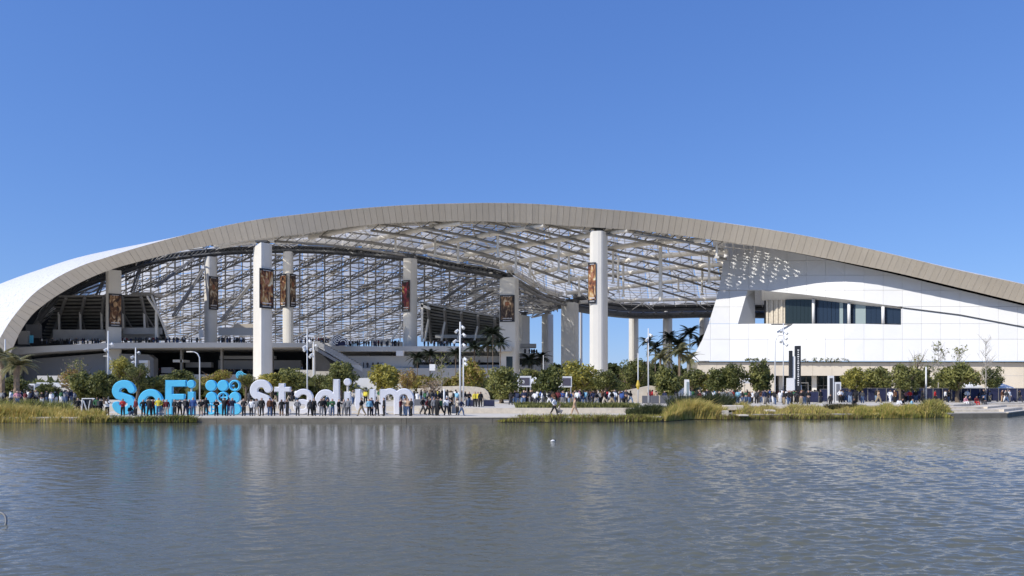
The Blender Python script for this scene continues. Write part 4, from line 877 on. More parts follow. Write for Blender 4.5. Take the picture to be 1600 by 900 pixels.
# ---------------- trees ----------------
def crown_mesh(seed, n, mats, size=0.30, flat=0.9, airy=0.0, nclump=16):
    r = np.random.default_rng(seed); C = []
    for k in range(nclump):
        d = r.normal(size=3); d /= np.linalg.norm(d); rad = r.uniform(0.35, 0.78)*(0.8+0.35*r.random()); c = d*rad*np.array([1, 1, flat]); C.append((c, r.uniform(0.26, 0.44)*(1-airy*0.3)))
    C.append((np.zeros(3), 0.5)); V = []; MI = []; w = np.array([c[1]**2 for c in C]); w /= w.sum()
    idx = r.choice(len(C), n, p=w); d = r.normal(size=(n, 3)); d /= np.linalg.norm(d, axis=1)[:, None]
    rad = np.array([C[i][1] for i in idx])*(r.random(n)**0.33); cen = np.array([C[i][0] for i in idx]) + d*rad[:, None]
    cen[:, 2] = np.maximum(cen[:, 2], -0.80 + 0.1*r.random(n))
    a = r.normal(size=(n, 3)); a /= np.linalg.norm(a, axis=1)[:, None]; b = np.cross(a, d + 0.6*r.normal(size=(n, 3))); b /= np.linalg.norm(b, axis=1)[:, None]
    s = size*r.uniform(0.5, 1.2, n)[:, None]; V = np.stack([cen - a*s, cen - b*s*0.55, cen + a*s, cen + b*s*0.55], 1).reshape(-1, 3)
    mi = (r.random(len(C)) < 0.4).astype(int)[idx]*0 + (r.random(n) < 0.25).astype(int)
    return quads_np('crown', V, mats, mi)
def trunk_mesh(seed, m, H=2.0, r0=0.09, nl=6, spread=0.6):
    """trunk with limbs; unit crown above height 0..; built for a crown centre at z=H"""
    r = random.Random(seed); b = MB(); top = Vector((r.uniform(-.1, .1), r.uniform(-.1, .1), H))
    b.tube([(0, 0, -0.1), (r.uniform(-.06, .06), 0, H*0.3), (r.uniform(-.1, .1), r.uniform(-.1, .1), H*0.65), top], [r0*1.3, r0, r0*.8, r0*.35], 7)
    for k in range(nl):
        a = k*2.4 + r.random(); z = H*r.uniform(0.35, 0.8); e = Vector((math.cos(a)*spread, math.sin(a)*spread, z+r.uniform(0.4, 0.9))); s = Vector((0, 0, z)); b.tube([s, s.lerp(e, .5) + Vector((0, 0, .08)), e], [r0*.5, r0*.35, r0*.12], 5)
        for q in range(2): f = e + Vector((r.uniform(-.4, .4), r.uniform(-.4, .4), r.uniform(.1, .5))); b.tube([s.lerp(e, .6), f], [r0*.25, r0*.06], 4)
    return b.mesh('trunk', m)
CR = {}
for key, mm, nn, sz, nc in (('green', ['leaf_green', 'leaf_dark'], 3000, 0.085, 18), ('yellow', ['leaf_yellow', 'leaf_green'], 2600, 0.085, 16), ('dark', ['leaf_dark', 'leaf_green'], 2600, 0.08, 16), ('orange', ['leaf_orange', 'leaf_yellow'], 1300, 0.075, 14), ('pink', ['leaf_pink', 'leaf_orange'], 800, 0.06, 14), ('sparse', ['leaf_green', 'leaf_pink'], 420, 0.06, 12), ('gold', ['leaf_yellow', 'leaf_orange'], 2200, 0.08, 16)):
    CR[key] = [crown_mesh(k*17 + len(key)*5, int(nn*1.25), [M[x] for x in mm], sz*(.85+.12*k), [.95, 1.15, .8, 1.05][k], 0, nc+3*k) for k in range(4)]
TR = [trunk_mesh(k, M['bark']) for k in range(3)]; TRP = [trunk_mesh(k+5, M['bark_pale'], r0=0.06, nl=9) for k in range(2)]
NT = [0]
def tree(px, ytop, ybot, wpx, Y, kind, label, pale=False, ground=PLAZA_Z, group=None, name='tree'):
    """crown from ytop to ybot (photo rows), width wpx, standing at distance Y"""
    NT[0] += 1; i = NT[0]; sc = Y/FPX; rx = wpx*sc/2*1.2; rz = (ybot-ytop)*sc/2*1.12; cz = P(0, (ytop+ybot)/2, Y).z; base = P(px, 600, Y); base.z = ground
    root = empty(name, base); tag(root, label, 'tree', group); h = cz-ground
    tm = (TRP if pale else TR)[i % (2 if pale else 3)]; s = h/2.0; link('trunk', tm, root, (0, 0, 0), (0, 0, i*1.3), (max(rx, .8)*1.05, max(rx, .8)*1.05, s))
    link('crown', CR[kind][(i*7) % 4], root, (0, 0, h), (0, 0, i*2.1), (rx, rx, rz)); return root
RT = 'round clipped trees on the plaza'
for t in [(20, 588, 622, 46, 104, 'dark', 'dark bushy tree under the left edge palm'), (74, 598, 626, 34, 100, 'green', 'small green tree in front of the white kiosk wall'),
          (118, 556, 600, 46, 125, 'sparse', 'sparse tall tree with thin leaves above the two round trees at left'), (112, 575, 612, 40, 118, 'orange', 'reddish leaved tree left of the two round trees'), (132, 581, 627, 44, 100, 'green', 'round green tree left of the spotlight pole'),
          (163, 578, 627, 40, 99, 'green', 'round green tree right behind the spotlight pole left of the blue S'), (196, 556, 598, 36, 124, 'yellow', 'light yellowish tree rising over the top of the blue S'), (214, 566, 612, 40, 110, 'dark', 'dark green tree just above the blue S and o'),
          (245, 587, 614, 34, 112, 'green', 'small green tree between the blue o and F'), (277, 577, 614, 46, 116, 'green', 'wide green tree behind the blue F and i'), (340, 574, 610, 44, 116, 'gold', 'golden green tree directly above the dot logo'),
          (384, 583, 606, 30, 112, 'green', 'small green tree between logo and white S'), (424, 581, 610, 42, 112, 'yellow', 'yellowish tree behind the white S and t'), (455, 574, 612, 52, 114, 'green', 'broad green tree behind the white letter a'),
          (533, 561, 612, 48, 110, 'green', 'pointed green tree behind the white letters d and i'), (500, 584, 612, 30, 116, 'dark', 'low dark tree left of the pointed green tree'), (602, 566, 612, 52, 118, 'yellow', 'airy yellow green tree over the white letters u and m'),
          (636, 574, 614, 32, 112, 'orange', 'orange leaved tree above the end of the white sign'), (668, 583, 608, 40, 120, 'gold', 'golden tree left of the tall spotlight mast'), (676, 588, 618, 44, 96, 'pink', 'nearly bare pinkish tree left of the tall spotlight mast'),
          (705, 588, 612, 34, 112, 'gold', 'low golden tree directly behind the spotlight mast'), (654, 588, 612, 36, 119, 'yellow', 'low yellow green tree right of the white m'), (722, 578, 612, 34, 121, 'gold', 'golden tree half hidden by the spotlight mast'), (930, 590, 614, 34, 121, 'green', 'low green tree left of the foot of the tallest column'), (1018, 578, 614, 34, 119, 'dark', 'dark tree behind the tall slim plaza pole'), (1352, 578, 613, 30, 117, 'yellow', 'small yellowish tree between the first two right hand trees'), (1470, 578, 613, 32, 118, 'green', 'small green tree left of the large round tree'), (1522, 574, 613, 32, 119, 'orange', 'thin orange toned tree right of the large round tree'), (1106, 582, 613, 28, 112, 'yellow', 'small yellowish tree at the slanted theatre corner'), (741, 558, 612, 44, 114, 'gold', 'tall golden tree right of the spotlight mast'), (784, 569, 626, 56, 100, 'green', 'large round green tree in front of the widest grey column'),
          (827, 575, 600, 36, 140, 'green', 'green tree above the small plaza sign'), (858, 571, 624, 46, 99, 'green', 'round green tree between the two plaza signs'), (903, 563, 616, 62, 112, 'yellow', 'large yellow green tree left of the tallest white column'),
          (948, 575, 612, 40, 108, 'green', 'green tree at the foot of the tallest white column'), (988, 558, 612, 50, 114, 'green', 'tall green tree right of the tallest white column'), (1044, 571, 620, 46, 102, 'green', 'round green tree right of the slim plaza poles'),
          (1083, 574, 612, 40, 112, 'dark', 'dark green tree at the slanted corner of the theatre'), (1122, 572, 614, 44, 108, 'green', 'round tree, first in front of the beige theatre base'), (1148, 565, 614, 44, 107, 'green', 'round tree, second in front of the beige theatre base'), (1187, 563, 614, 36, 106, 'green', 'narrow round tree left of the curved lamp by the theatre'),
          (1334, 573, 614, 36, 108, 'yellow', 'round tree right of the theatre entrance'), (1371, 570, 614, 44, 110, 'green', 'second round tree right of the theatre entrance'), (1408, 566, 616, 46, 104, 'green', 'third round tree right of the theatre entrance'), (1440, 574, 612, 40, 114, 'dark', 'dim tree behind the short white post'),
          (1496, 565, 616, 50, 104, 'green', 'large round tree right of the short white post'), (1432, 550, 584, 26, 116, 'sparse', 'thin treetop rising behind the third round tree'), (1550, 570, 612, 34, 116, 'dark', 'rightmost leafy tree before the beige wall')]:
    tree(*t[:6], t[6], group=RT if 'round' in t[6] and False else 'trees on the plaza')
# bare and nearly bare trees
def bare_tree(px, ytop, ybot, wpx, Y, label, seed, leaves=True):
    r = random.Random(seed); base = P(px, 600, Y); base.z = PLAZA_Z; root = empty('bare_tree', base); tag(root, label, 'tree', 'leafless trees before the theatre')
    H = P(0, ytop, Y).z-PLAZA_Z; W = wpx*Y/FPX/2; b = MB(); b.tube([(0, 0, 0), (.05, 0, H*.5), (0, 0, H)], [.10, .06, .015], 6); b.build('trunk', M['bark_pale'], root); b = MB(); tips = []
    for k in range(34):
        z = H*r.uniform(.3, .95); a = r.uniform(0, 6.28); L = W*(1.1-z/H*.7)*r.uniform(.6, 1.1); e = Vector((math.cos(a)*L, math.sin(a)*L, z+L*r.uniform(.7, 1.3))); s = Vector((0, 0, z)); m_ = s.lerp(e, .5)+Vector((0, 0, -.1)); b.tube([s, m_, e], [.035, .022, .008], 4); tips += [m_, e]
        for q in range(3): f = s.lerp(e, r.uniform(.4, .9)); g_ = f+Vector((r.uniform(-.5, .5), r.uniform(-.5, .5), r.uniform(.2, .8))); b.tube([f, g_], [.016, .006], 3); tips.append(g_)
    tag(b.build('branches', M['bark_pale'], root), kind='stuff')
    if leaves:
        rr = np.random.default_rng(seed); T = np.array([tuple(tips[i]) for i in rr.integers(0, len(tips), 130)]) + rr.normal(size=(130, 3))*.12; a = rr.normal(size=(130, 3))*.11; c = rr.normal(size=(130, 3))*.08
        link('leaves', quads_np('leaves', np.stack([T-a, T-c, T+a, T+c], 1).reshape(-1, 3), [M['leaf_green']]), root)
bare_tree(1466, 538, 610, 46, 108, 'tall thin tree with a few leaves, left of the large round tree', 3); bare_tree(1499, 544, 610, 40, 118, 'thin nearly bare tree rising behind the large round tree', 8)
bare_tree(1540, 528, 610, 44, 106, 'tallest bare tree before the right end of the theatre', 5, False); bare_tree(690, 560, 615, 30, 104, 'thin bare tree among the golden trees', 11)
# palms: trunk and separate fronds
def frond_mesh(m, L=2.2, droop=0.9, nl=26, w=0.5):
    b = MB(); pts = []
    for i in range(9): t = i/8; pts.append(Vector((L*t*(1-.12*t), 0, L*(0.42*t-droop*t*t*.75))))
    b.tube(pts, [.035*(1-.8*i/8)+.006 for i in range(9)], 4)
    for i in range(2, nl):
        t = i/nl; k = min(7, int(t*8)); f = t*8-k; p = pts[k].lerp(pts[k+1], f); d = (pts[k+1]-pts[k]).normalized(); ln = w*(math.sin(math.pi*min(1, t*.9+.12))**.6)
        for s in (-1, 1):
            side = Vector((0, s, 0))*.8+d*.55+Vector((0, 0, -.22)); e = p+side.normalized()*ln; q = d*.07; b.add([p-q, p+q, e+q*.3], [(0, 1, 2)])
    return b.mesh('frond', m)
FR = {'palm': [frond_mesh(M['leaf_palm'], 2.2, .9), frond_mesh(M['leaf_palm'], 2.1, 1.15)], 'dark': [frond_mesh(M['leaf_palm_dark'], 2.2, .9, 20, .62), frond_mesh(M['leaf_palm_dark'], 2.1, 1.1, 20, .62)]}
PT = {}
for k, mm in (('palm', 'palm_bark'), ('dark', 'bark')):
    b = MB(); n = 14; pts = [(0, 0, i/n) for i in range(n+1)]; b.tube(pts, [(.26 if i % 2 else .22)*(1.0+.25*(i > n-3)) for i in range(n+1)], 9); PT[k] = b.mesh('trunk', M[mm])
def palm(px, yc, Y, size, kind, label, n=24, ground=PLAZA_Z, seed=0, lean=0, tr=1.0):
    r = random.Random(seed+px); base = P(px, 600, Y); base.z = ground; h = P(0, yc, Y).z-ground; root = empty('palm_tree', base); tag(root, label, 'palm')
    link('trunk', PT[kind], root, (0, 0, 0), (0, lean, 0), (tr, tr, h)); s = size*Y/FPX/2.2
    for k in range(n):
        el = r.uniform(-.55, 1.15) if k > 4 else 1.2; link('frond', FR[kind][k % 2], root, (math.sin(lean)*h, 0, h), (0, -el*.75, k*2.4+r.random()*.5), s*r.uniform(.85, 1.1))
palm(26, 571, 92, 36, 'palm', 'large pale palm with a thick trunk near the left edge', 28, tr=1.4); palm(4, 558, 100, 34, 'palm', 'palm half cut off by the left edge of the view', 24, tr=1.2)
palm(1062, 553, 118, 34, 'palm', 'pale green palm with slender stem right of the plaza poles', 24, tr=.6); palm(1032, 560, 120, 30, 'palm', 'pale bushy palm left of the slender palm', 20, tr=.6); palm(1078, 562, 150, 24, 'palm', 'small pale palm left of the slanted theatre edge', 18, tr=.5)
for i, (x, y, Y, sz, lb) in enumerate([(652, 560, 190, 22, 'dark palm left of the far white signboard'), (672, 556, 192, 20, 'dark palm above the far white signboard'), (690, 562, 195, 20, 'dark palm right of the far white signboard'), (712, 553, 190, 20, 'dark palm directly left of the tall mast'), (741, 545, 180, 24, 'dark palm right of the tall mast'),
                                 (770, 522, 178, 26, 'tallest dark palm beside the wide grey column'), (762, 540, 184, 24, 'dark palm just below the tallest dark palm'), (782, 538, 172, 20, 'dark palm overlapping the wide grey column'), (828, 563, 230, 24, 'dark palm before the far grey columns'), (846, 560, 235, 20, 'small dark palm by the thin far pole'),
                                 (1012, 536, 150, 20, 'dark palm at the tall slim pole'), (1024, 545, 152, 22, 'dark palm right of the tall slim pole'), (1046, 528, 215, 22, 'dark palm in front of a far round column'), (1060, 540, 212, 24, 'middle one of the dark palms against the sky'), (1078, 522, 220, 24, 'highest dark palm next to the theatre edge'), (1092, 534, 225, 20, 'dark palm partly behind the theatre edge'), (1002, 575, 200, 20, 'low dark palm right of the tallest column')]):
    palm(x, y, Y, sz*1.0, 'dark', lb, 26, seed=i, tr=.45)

# ---------------- reeds and ground cover: uncountable ----------------
def ground_z(X, Y):
    return PROM_Z if Y < 79 else PLAZA_Z
def reeds(name, n, fn, h, m, wd=0.03, lean=0.35, seed=0, label=None, wind=0.25):
    """fn(u, v) gives the foot point; each blade is a bent two-segment strip"""
    r = np.random.default_rng(seed); u = r.random(n); v = r.random(n); nc = max(8, n//130); cu_, cv_ = r.random(nc), r.random(nc); ci = r.integers(0, nc, n); tuft = r.random(n) < .75; spr = 0.35/max(1.0, abs(fn(1, .5)[0]-fn(0, .5)[0]))
    gu, gv = r.normal(0, 1, n), r.normal(0, 1, n); u = np.where(tuft, np.clip(cu_[ci]+gu*spr, 0, 1), u); v = np.where(tuft, np.clip(cv_[ci]+gv*.05, 0, 1), v); hs = np.where(tuft, (0.75+0.5*r.random(nc))[ci], 0.72)
    F = np.array([tuple(fn(a, c)) for a, c in zip(u, v)]); hh = hs* (h(u, v) if callable(h) else np.full(n, h))*r.uniform(.6, 1.15, n)
    a = r.uniform(0, 6.283, n); L = hh*lean*r.random(n); dx = np.cos(a)*L + hh*wind*r.uniform(.3, 1, n) + np.where(tuft, gu, 0)*hh*.28; dy = np.sin(a)*L; pa = r.uniform(0, 3.14, n); wx, wy = np.cos(pa)*wd*r.uniform(.6, 1.4, n), np.sin(pa)*wd*.5
    z0 = np.zeros(n); W = np.stack([wx, wy, z0], 1); mid = F + np.stack([dx*.3, dy*.3, hh*.6], 1); tip = F + np.stack([dx, dy, hh], 1)
    V = np.stack([F-W, F+W, mid+W*.8, mid-W*.8, mid-W*.8, mid+W*.8, tip+W*.15, tip-W*.15], 1).reshape(-1, 3)
    o = link(name, quads_np(name, V, [M[m]] if isinstance(m, str) else [M[x] for x in m], None if isinstance(m, str) else np.repeat(r.integers(0, len(m), n), 2)))
    return tag(o, label, None, None, 'stuff')
def px2X(px, Y): return (px-800)*Y/FPX
def band(px0, px1, d0, d1, z=None):
    def f(u, v):
        # between the shoreline (distance d0 in front) and d1 behind it
        for _ in range(1): X = px2X(lerp(px0, px1, u), 72)
        Yt = 72
        for _ in range(4): X = px2X(lerp(px0, px1, u), Yt); Yt = shoreY(X) + lerp(d0, d1, v)
        zz = 0.02 if Yt < shoreY(X)-.02 else PROM_Z
        if z is not None: zz = z
        return (X, Yt, zz)
    return f
ramp_env = lambda u, v: 0.55+0.45*np.sin(np.pi*np.clip(u, .02, .98))
reeds('golden_reeds', 9000, band(-40, 165, -1.0, 4.5), lambda u, v: 1.15*(1-.45*u), ['reed_gold', 'reed_gold', 'reed_gold', 'reed_green'], .03, .4, 1, 'golden reeds along the water at the left bank')
reeds('dark_rushes', 6000, band(-40, 112, 4.5, 12, PROM_Z), lambda u, v: 1.5*(1-.3*u), ['reed_dark', 'reed_green'], .035, .3, 2, 'dark green rushes behind the golden reeds at left')
reeds('shore_ground_cover', 7000, band(120, 307, -0.9, 1.0, 0.05), lambda u, v: .55+0*u, ['reed_brown', 'reed_dark', 'reed_green'], .04, .6, 3, 'brownish low plants at the water edge before the blue letters')
reeds('shore_ground_cover', 9000, band(775, 1032, -0.9, 1.0, 0.05), lambda u, v: .62*np.minimum(1, .4+u*4), ['reed_brown', 'reed_green'], .04, .6, 4, 'brownish green low plants at the water edge before the terrace')
reeds('dark_shrub', 5000, band(980, 1048, 1.0, 4.5, PROM_Z), lambda u, v: .95*ramp_env(u, v), ['reed_dark', 'leaf_dark'], .05, .5, 5, 'dark shrubs left of the tall golden reeds')
reeds('tall_reeds', 12000, band(1038, 1128, -0.8, 3.0, 0.05), lambda u, v: 1.65*(.6+.4*np.sin(np.pi*np.clip(u*1.05, .05, 1))), ['reed_gold', 'reed_green', 'reed_gold'], .035, .35, 6, 'tall golden green reed bed at the water edge')
reeds('dark_rushes', 5000, band(1046, 1142, 4.0, 9.0, PROM_Z), lambda u, v: 1.75+0*u, ['reed_dark'], .04, .3, 7, 'dark rushes behind the tall golden reed bed')
reeds('bank_reeds', 14000, band(1145, 1335, -0.9, 7.0), lambda u, v: (.55+.5*v-.4*np.clip(u-.6, 0, 1))*(.75+.35*np.sin(u*21)*np.sin(u*9+1)), ['reed_green', 'reed_gold', 'reed_brown'], .035, .45, 8, 'sloping green and gold reeds right of the stone blocks')
reeds('shore_ground_cover', 6000, band(1120, 1345, -1.3, .4, 0.03), lambda u, v: .45+0*u, ['reed_brown', 'reed_brown', 'reed_green'], .04, .6, 9, 'brown plants at the water edge right of the tall reed bed')
reeds('bank_reeds', 11000, band(1335, 1440, -1.0, 4.0), lambda u, v: (.62+.30*np.sin(np.pi*u))*(.85+.2*np.sin(u*17)), ['reed_green', 'reed_gold'], .035, .45, 10, 'rounded clumps of green gold reeds in front of the seated people')
reeds('arching_reeds', 7000, band(1436, 1490, -1.0, 4.0), lambda u, v: 1.3*np.sin(np.pi*np.clip(u*.8+.2, .05, .97))*.9, ['reed_green', 'reed_gold', 'reed_dark'], .035, .5, 11, 'dome of arching reeds at the right end of the planting', wind=.1)
reeds('low_hedge', 9000, lambda u, v: (px2X(lerp(806, 990, u), 83), 80.2+2.4*v, PLAZA_Z), lambda u, v: .5+0*u, ['leaf_green', 'leaf_dark', 'leaf_green'], .06, .5, 12, 'low green hedge on the terrace', wind=0)
reeds('near_shrubs', 2500, band(1290, 1345, 4.5, 7.5, PROM_Z), lambda u, v: .8+0*u, ['reed_dark', 'reed_brown'], .05, .5, 13, 'grey green shrubs by the stone seat at the right')
# far tree masses between the columns
def mass(name, px0, px1, y, Y, n, label, seed):
    r = np.random.default_rng(seed); u = r.random(n); X = px2X(lerp(px0, px1, u), Y); top = np.array([P(0, y+3*math.sin(a*23)+2.5*math.sin(a*57+1), Y).z for a in u]); z = PLAZA_Z+(top-PLAZA_Z)*r.random(n)**.5; C = np.stack([X, Y+r.uniform(-6, 6, n), z], 1); a = r.normal(size=(n, 3))*.9; c = r.normal(size=(n, 3))*.7
    return tag(link(name, quads_np(name, np.stack([C-a, C-c, C+a, C+c], 1).reshape(-1, 3), [M['leaf_dark']])), label, None, None, 'stuff')
mass('far_treeline', 812, 1100, 574, 400, 7000, 'far dark line of trees seen between the columns', 1)
mass('shrub_mass', 0, 1080, 604, 128, 9000, 'dark planting behind the plaza trees', 2)
# ---------------- people ----------------
SEGL = ['skin', 'hair', 'top', 'bottom', 'shoe']
def pose(kind, seed):
    r = random.Random(seed); J = {}
    J['pel'] = (0, 0, .95); J['wai'] = (0, 0, 1.10); J['che'] = (0, .0, 1.32); J['nek'] = (0, .0, 1.49); J['hea'] = (0, -.02, 1.63); J['top'] = (0, -.01, 1.74)
    st = .09
    for s, n in ((-1, 'l'), (1, 'r')):
        J['hip'+n] = (s*.10, 0, .90); J['kne'+n] = (s*.12, -.02, .49); J['ank'+n] = (s*.13, .02, .08); J['toe'+n] = (s*.15, -.14, .04); J['sho'+n] = (s*.19, 0, 1.43); J['elb'+n] = (s*.26, .03, 1.14); J['wri'+n] = (s*.27, -.08, .90); J['han'+n] = (s*.27, -.11, .81)
    if kind == 'walk':
        for s, n, f in ((-1, 'l', 1), (1, 'r', -1)):
            J['kne'+n] = (s*.10, -.20*f-.03, .51); J['ank'+n] = (s*.10, -.30*f if f > 0 else .38, .09 if f > 0 else .16); J['toe'+n] = (s*.10, J['ank'+n][1]-.15, .05 if f > 0 else .06); J['elb'+n] = (s*.25, .18*f, 1.16); J['wri'+n] = (s*.25, .05*f-.10, .96); J['han'+n] = (s*.25, .02*f-.18, .90)
    if kind == 'photo':
        for s, n in ((-1, 'l'), (1, 'r')): J['elb'+n] = (s*.27, -.15, 1.22); J['wri'+n] = (s*.12, -.30, 1.48); J['han'+n] = (s*.06, -.33, 1.55)
    if kind == 'armsup':
        for s, n in ((-1, 'l'), (1, 'r')): J['elb'+n] = (s*.42, 0, 1.55); J['wri'+n] = (s*.46, 0, 1.80); J['han'+n] = (s*.46, 0, 1.89)
    if kind == 'hips':
        for s, n in ((-1, 'l'), (1, 'r')): J['elb'+n] = (s*.34, .08, 1.18); J['wri'+n] = (s*.22, -.08, 1.00); J['han'+n] = (s*.17, -.12, .98)
    if kind == 'fold':
        for s, n in ((-1, 'l'), (1, 'r')): J['elb'+n] = (s*.27, -.05, 1.15); J['wri'+n] = (s*.04, -.20, 1.20); J['han'+n] = (-s*.06, -.22, 1.21)
    if kind == 'wide':
        for s, n in ((-1, 'l'), (1, 'r')): J['kne'+n] = (s*.15, -.02, .50); J['ank'+n] = (s*.20, .02, .08); J['toe'+n] = (s*.24, -.13, .04)
        J['elbr'] = (.34, -.12, 1.22); J['wrir'] = (.22, -.30, 1.36); J['hanr'] = (.18, -.36, 1.42)
    if kind in ('sit', 'crouch'):
        dz = -.50 if kind == 'sit' else -.62
        for k in ('pel', 'wai', 'che', 'nek', 'hea', 'top', 'hipl', 'hipr', 'shol', 'shor', 'elbl', 'elbr', 'wril', 'wrir', 'hanl', 'hanr'): J[k] = (J[k][0], J[k][1], J[k][2]+dz)
        for k, dy in (('che', -.06), ('nek', -.12), ('hea', -.16), ('top', -.16), ('shol', -.09), ('shor', -.09)): J[k] = (J[k][0], J[k][1]+dy, J[k][2])
        for s, n in ((-1, 'l'), (1, 'r')):
            J['kne'+n] = (s*.15, -.42, .50 if kind == 'sit' else .46); J['ank'+n] = (s*.15, -.44 if kind == 'sit' else -.22, .08); J['toe'+n] = (s*.17, J['ank'+n][1]-.15, .04); J['elb'+n] = (s*.27, -.12, 1.13+dz); J['wri'+n] = (s*.16, -.34, 1.10+dz); J['han'+n] = (s*.12, -.42, 1.08+dz)
    return J
BONES = [('pel', 'wai', .165, .15, 'top'), ('wai', 'che', .15, .18, 'top'), ('che', 'nek', .165, .06, 'top'), ('nek', 'hea', .055, .095, 'skin'), ('hea', 'top', .105, .075, 'hair')]
for n in 'lr': BONES += [('pel', 'hip'+n, .14, .105, 'bottom'), ('hip'+n, 'kne'+n, .115, .08, 'bottom'), ('kne'+n, 'ank'+n, .08, .055, 'bottom'), ('ank'+n, 'toe'+n, .05, .035, 'shoe'), ('che', 'sho'+n, .12, .07, 'top'), ('sho'+n, 'elb'+n, .075, .06, 'top'), ('elb'+n, 'wri'+n, .058, .036, 'top'), ('wri'+n, 'han'+n, .032, .03, 'skin')]
def body_mesh(kind, seed, res=1, skirt=False, shortsleeve=False, shorts=False):
    J = pose(kind, seed); names = list(J); names.remove('pel'); names = ['pel'] + names; me = bpy.data.meshes.new('body')
    bm = bmesh.new(); sk = bm.verts.layers.skin.verify(); vs = {k: bm.verts.new(J[k]) for k in names}; rad = {}
    for a, c, r0, r1, _ in BONES:
        bm.edges.new((vs[a], vs[c])); rad.setdefault(a, r0); rad[c] = r1 if c not in rad else rad[c]
    rad.update(pel=.165, wai=.155, che=.185, nek=.06, hea=.10, top=.07)
    for k in names: y = .75 if k in ('pel', 'wai', 'che') else 1.0; q = 1.22 if k not in ('che', 'wai', 'pel') else 1.12; vs[k][sk].radius = (rad[k]*q, rad[k]*y*q)
    vs['pel'][sk].use_root = True; bm.to_mesh(me); bm.free()
    o = bpy.data.objects.new('tmp', me); COL.objects.link(o); s = o.modifiers.new('s', 'SKIN'); s.use_smooth_shade = True
    if res: d = o.modifiers.new('d', 'SUBSURF'); d.levels = res; d.render_levels = res
    out = bpy.data.meshes.new_from_object(o.evaluated_get(bpy.context.evaluated_depsgraph_get())); COL.objects.unlink(o); bpy.data.objects.remove(o)
    # fingers: five short tapered prongs at each hand, joined to the same mesh
    if res:
        b = MB(); n0 = len(out.vertices); b.v = [tuple(v.co) for v in out.vertices]; b.f = [tuple(p.vertices) for p in out.polygons]; b.m = [0]*len(b.f)
        for n in 'lr':
            h, w_ = Vector(J['han'+n]), Vector(J['wri'+n]); d = (h-w_).normalized(); side = d.cross(Vector((0, 0, 1)) if abs(d.z) < .9 else Vector((0, 1, 0))).normalized()
            for k in range(5):
                if k == 4: st, e = w_.lerp(h, .5)+side*.03, w_.lerp(h, .8)+side*.075
                else: st, e = h+side*(k-1.5)*.017, h+d*(.075-.008*abs(k-1.3))+side*(k-1.5)*.02+Vector((0, -.01, 0))
                b.tube([st, e], [.010, .007], 5)
        out = b.mesh('body', []); 
    co = np.array([tuple(v.co) for v in out.vertices]); best = None
    segs = []
    for a, c, r0, r1, lab in BONES:
        if a == 'pel' and c.startswith('hip'): lab = 'bottom'
        segs.append((np.array(J[a]), np.array(J[c]), SEGL.index(lab), r0, r1))
    D = []
    for a, c, lab, r0, r1 in segs:
        d = c-a; t = np.clip(((co-a)@d)/(d@d), 0, 1); D.append(np.linalg.norm(co-a-t[:, None]*d, axis=1)-(r0+(r1-r0)*t))
    D = np.array(D); idx = D.argmin(0); lab = np.array([segs[i][2] for i in idx]); pelz = J['pel'][2]
    z = co[:, 2]; hd = np.array(J['hea'])
    near = np.linalg.norm(co-hd, axis=1) < .22
    face = near & (co[:, 1] < hd[1]-.03) & (z < hd[2]+.07); hair = near & ~face & (z > hd[2]-.05); lab[near & (z > hd[2]-.10)] = 0; lab[hair] = 1; lab[near & (z < hd[2]-.07) & (z > hd[2]-.12)] = 0
    if kind not in ('sit', 'crouch'): lab[(lab == 2) & (z < pelz-.02) & (np.abs(co[:, 0]) < .22) & (np.isin(idx, [0, 1]))] = 3
    armi = [i for i, b_ in enumerate(BONES) if b_[0].startswith('elb')]
    if shortsleeve: lab[np.isin(idx, armi)] = 0
    shin = [i for i, b_ in enumerate(BONES) if b_[0].startswith('kne')]
    if shorts: lab[np.isin(idx, shin)] = 0
    mi = [int(np.bincount(lab[list(p.vertices)], minlength=5).argmax()) for p in out.polygons]
    for s_ in SEGL: out.materials.append(None)
    out.polygons.foreach_set('material_index', mi); out.polygons.foreach_set('use_smooth', [True]*len(mi)); return out
POSES = {}
for kind in ('stand', 'walk', 'photo', 'armsup', 'hips', 'fold', 'wide', 'sit', 'crouch'):
    POSES[kind] = body_mesh(kind, 1)
    if kind in ('stand', 'walk', 'photo', 'hips'): POSES[kind+'_s'] = body_mesh(kind, 1, shortsleeve=True, shorts=True)
FARP = {k: body_mesh(k, 1, 0) for k in ('stand', 'walk', 'fold', 'hips')}
def cm(name, c, rough=0.85): return mat(name, c, rough, 0, 0.12, 8)
CLO = {'black': (.012, .012, .014), 'white': (.78, .78, .78), 'grey': (.22, .22, .23), 'navy': (.02, .028, .07), 'blue': (.04, .09, .28), 'light blue': (.25, .50, .65), 'red': (.45, .02, .025), 'dark red': (.13, .015, .02), 'yellow': (.70, .58, .06), 'green': (.03, .12, .05), 'khaki': (.34, .27, .17), 'tan': (.50, .34, .22), 'jeans': (.06, .10, .19), 'pale jeans': (.22, .30, .42), 'brown': (.12, .05, .025), 'pink': (.55, .25, .30), 'charcoal': (.05, .05, .055), 'beige': (.50, .44, .36)}
CM = {k: cm(k+' cloth', v) for k, v in CLO.items()}
SK = [cm('skin tone %d' % i, c, .55) for i, c in enumerate([(.52, .33, .24), (.38, .22, .15), (.20, .11, .07), (.60, .40, .30)])]
mats_skin = SK; HR = [cm('hair tone %d' % i, c) for i, c in enumerate([(.012, .010, .009), (.05, .028, .015), (.20, .13, .06), (.02, .015, .012)])]
NP_ = [0]
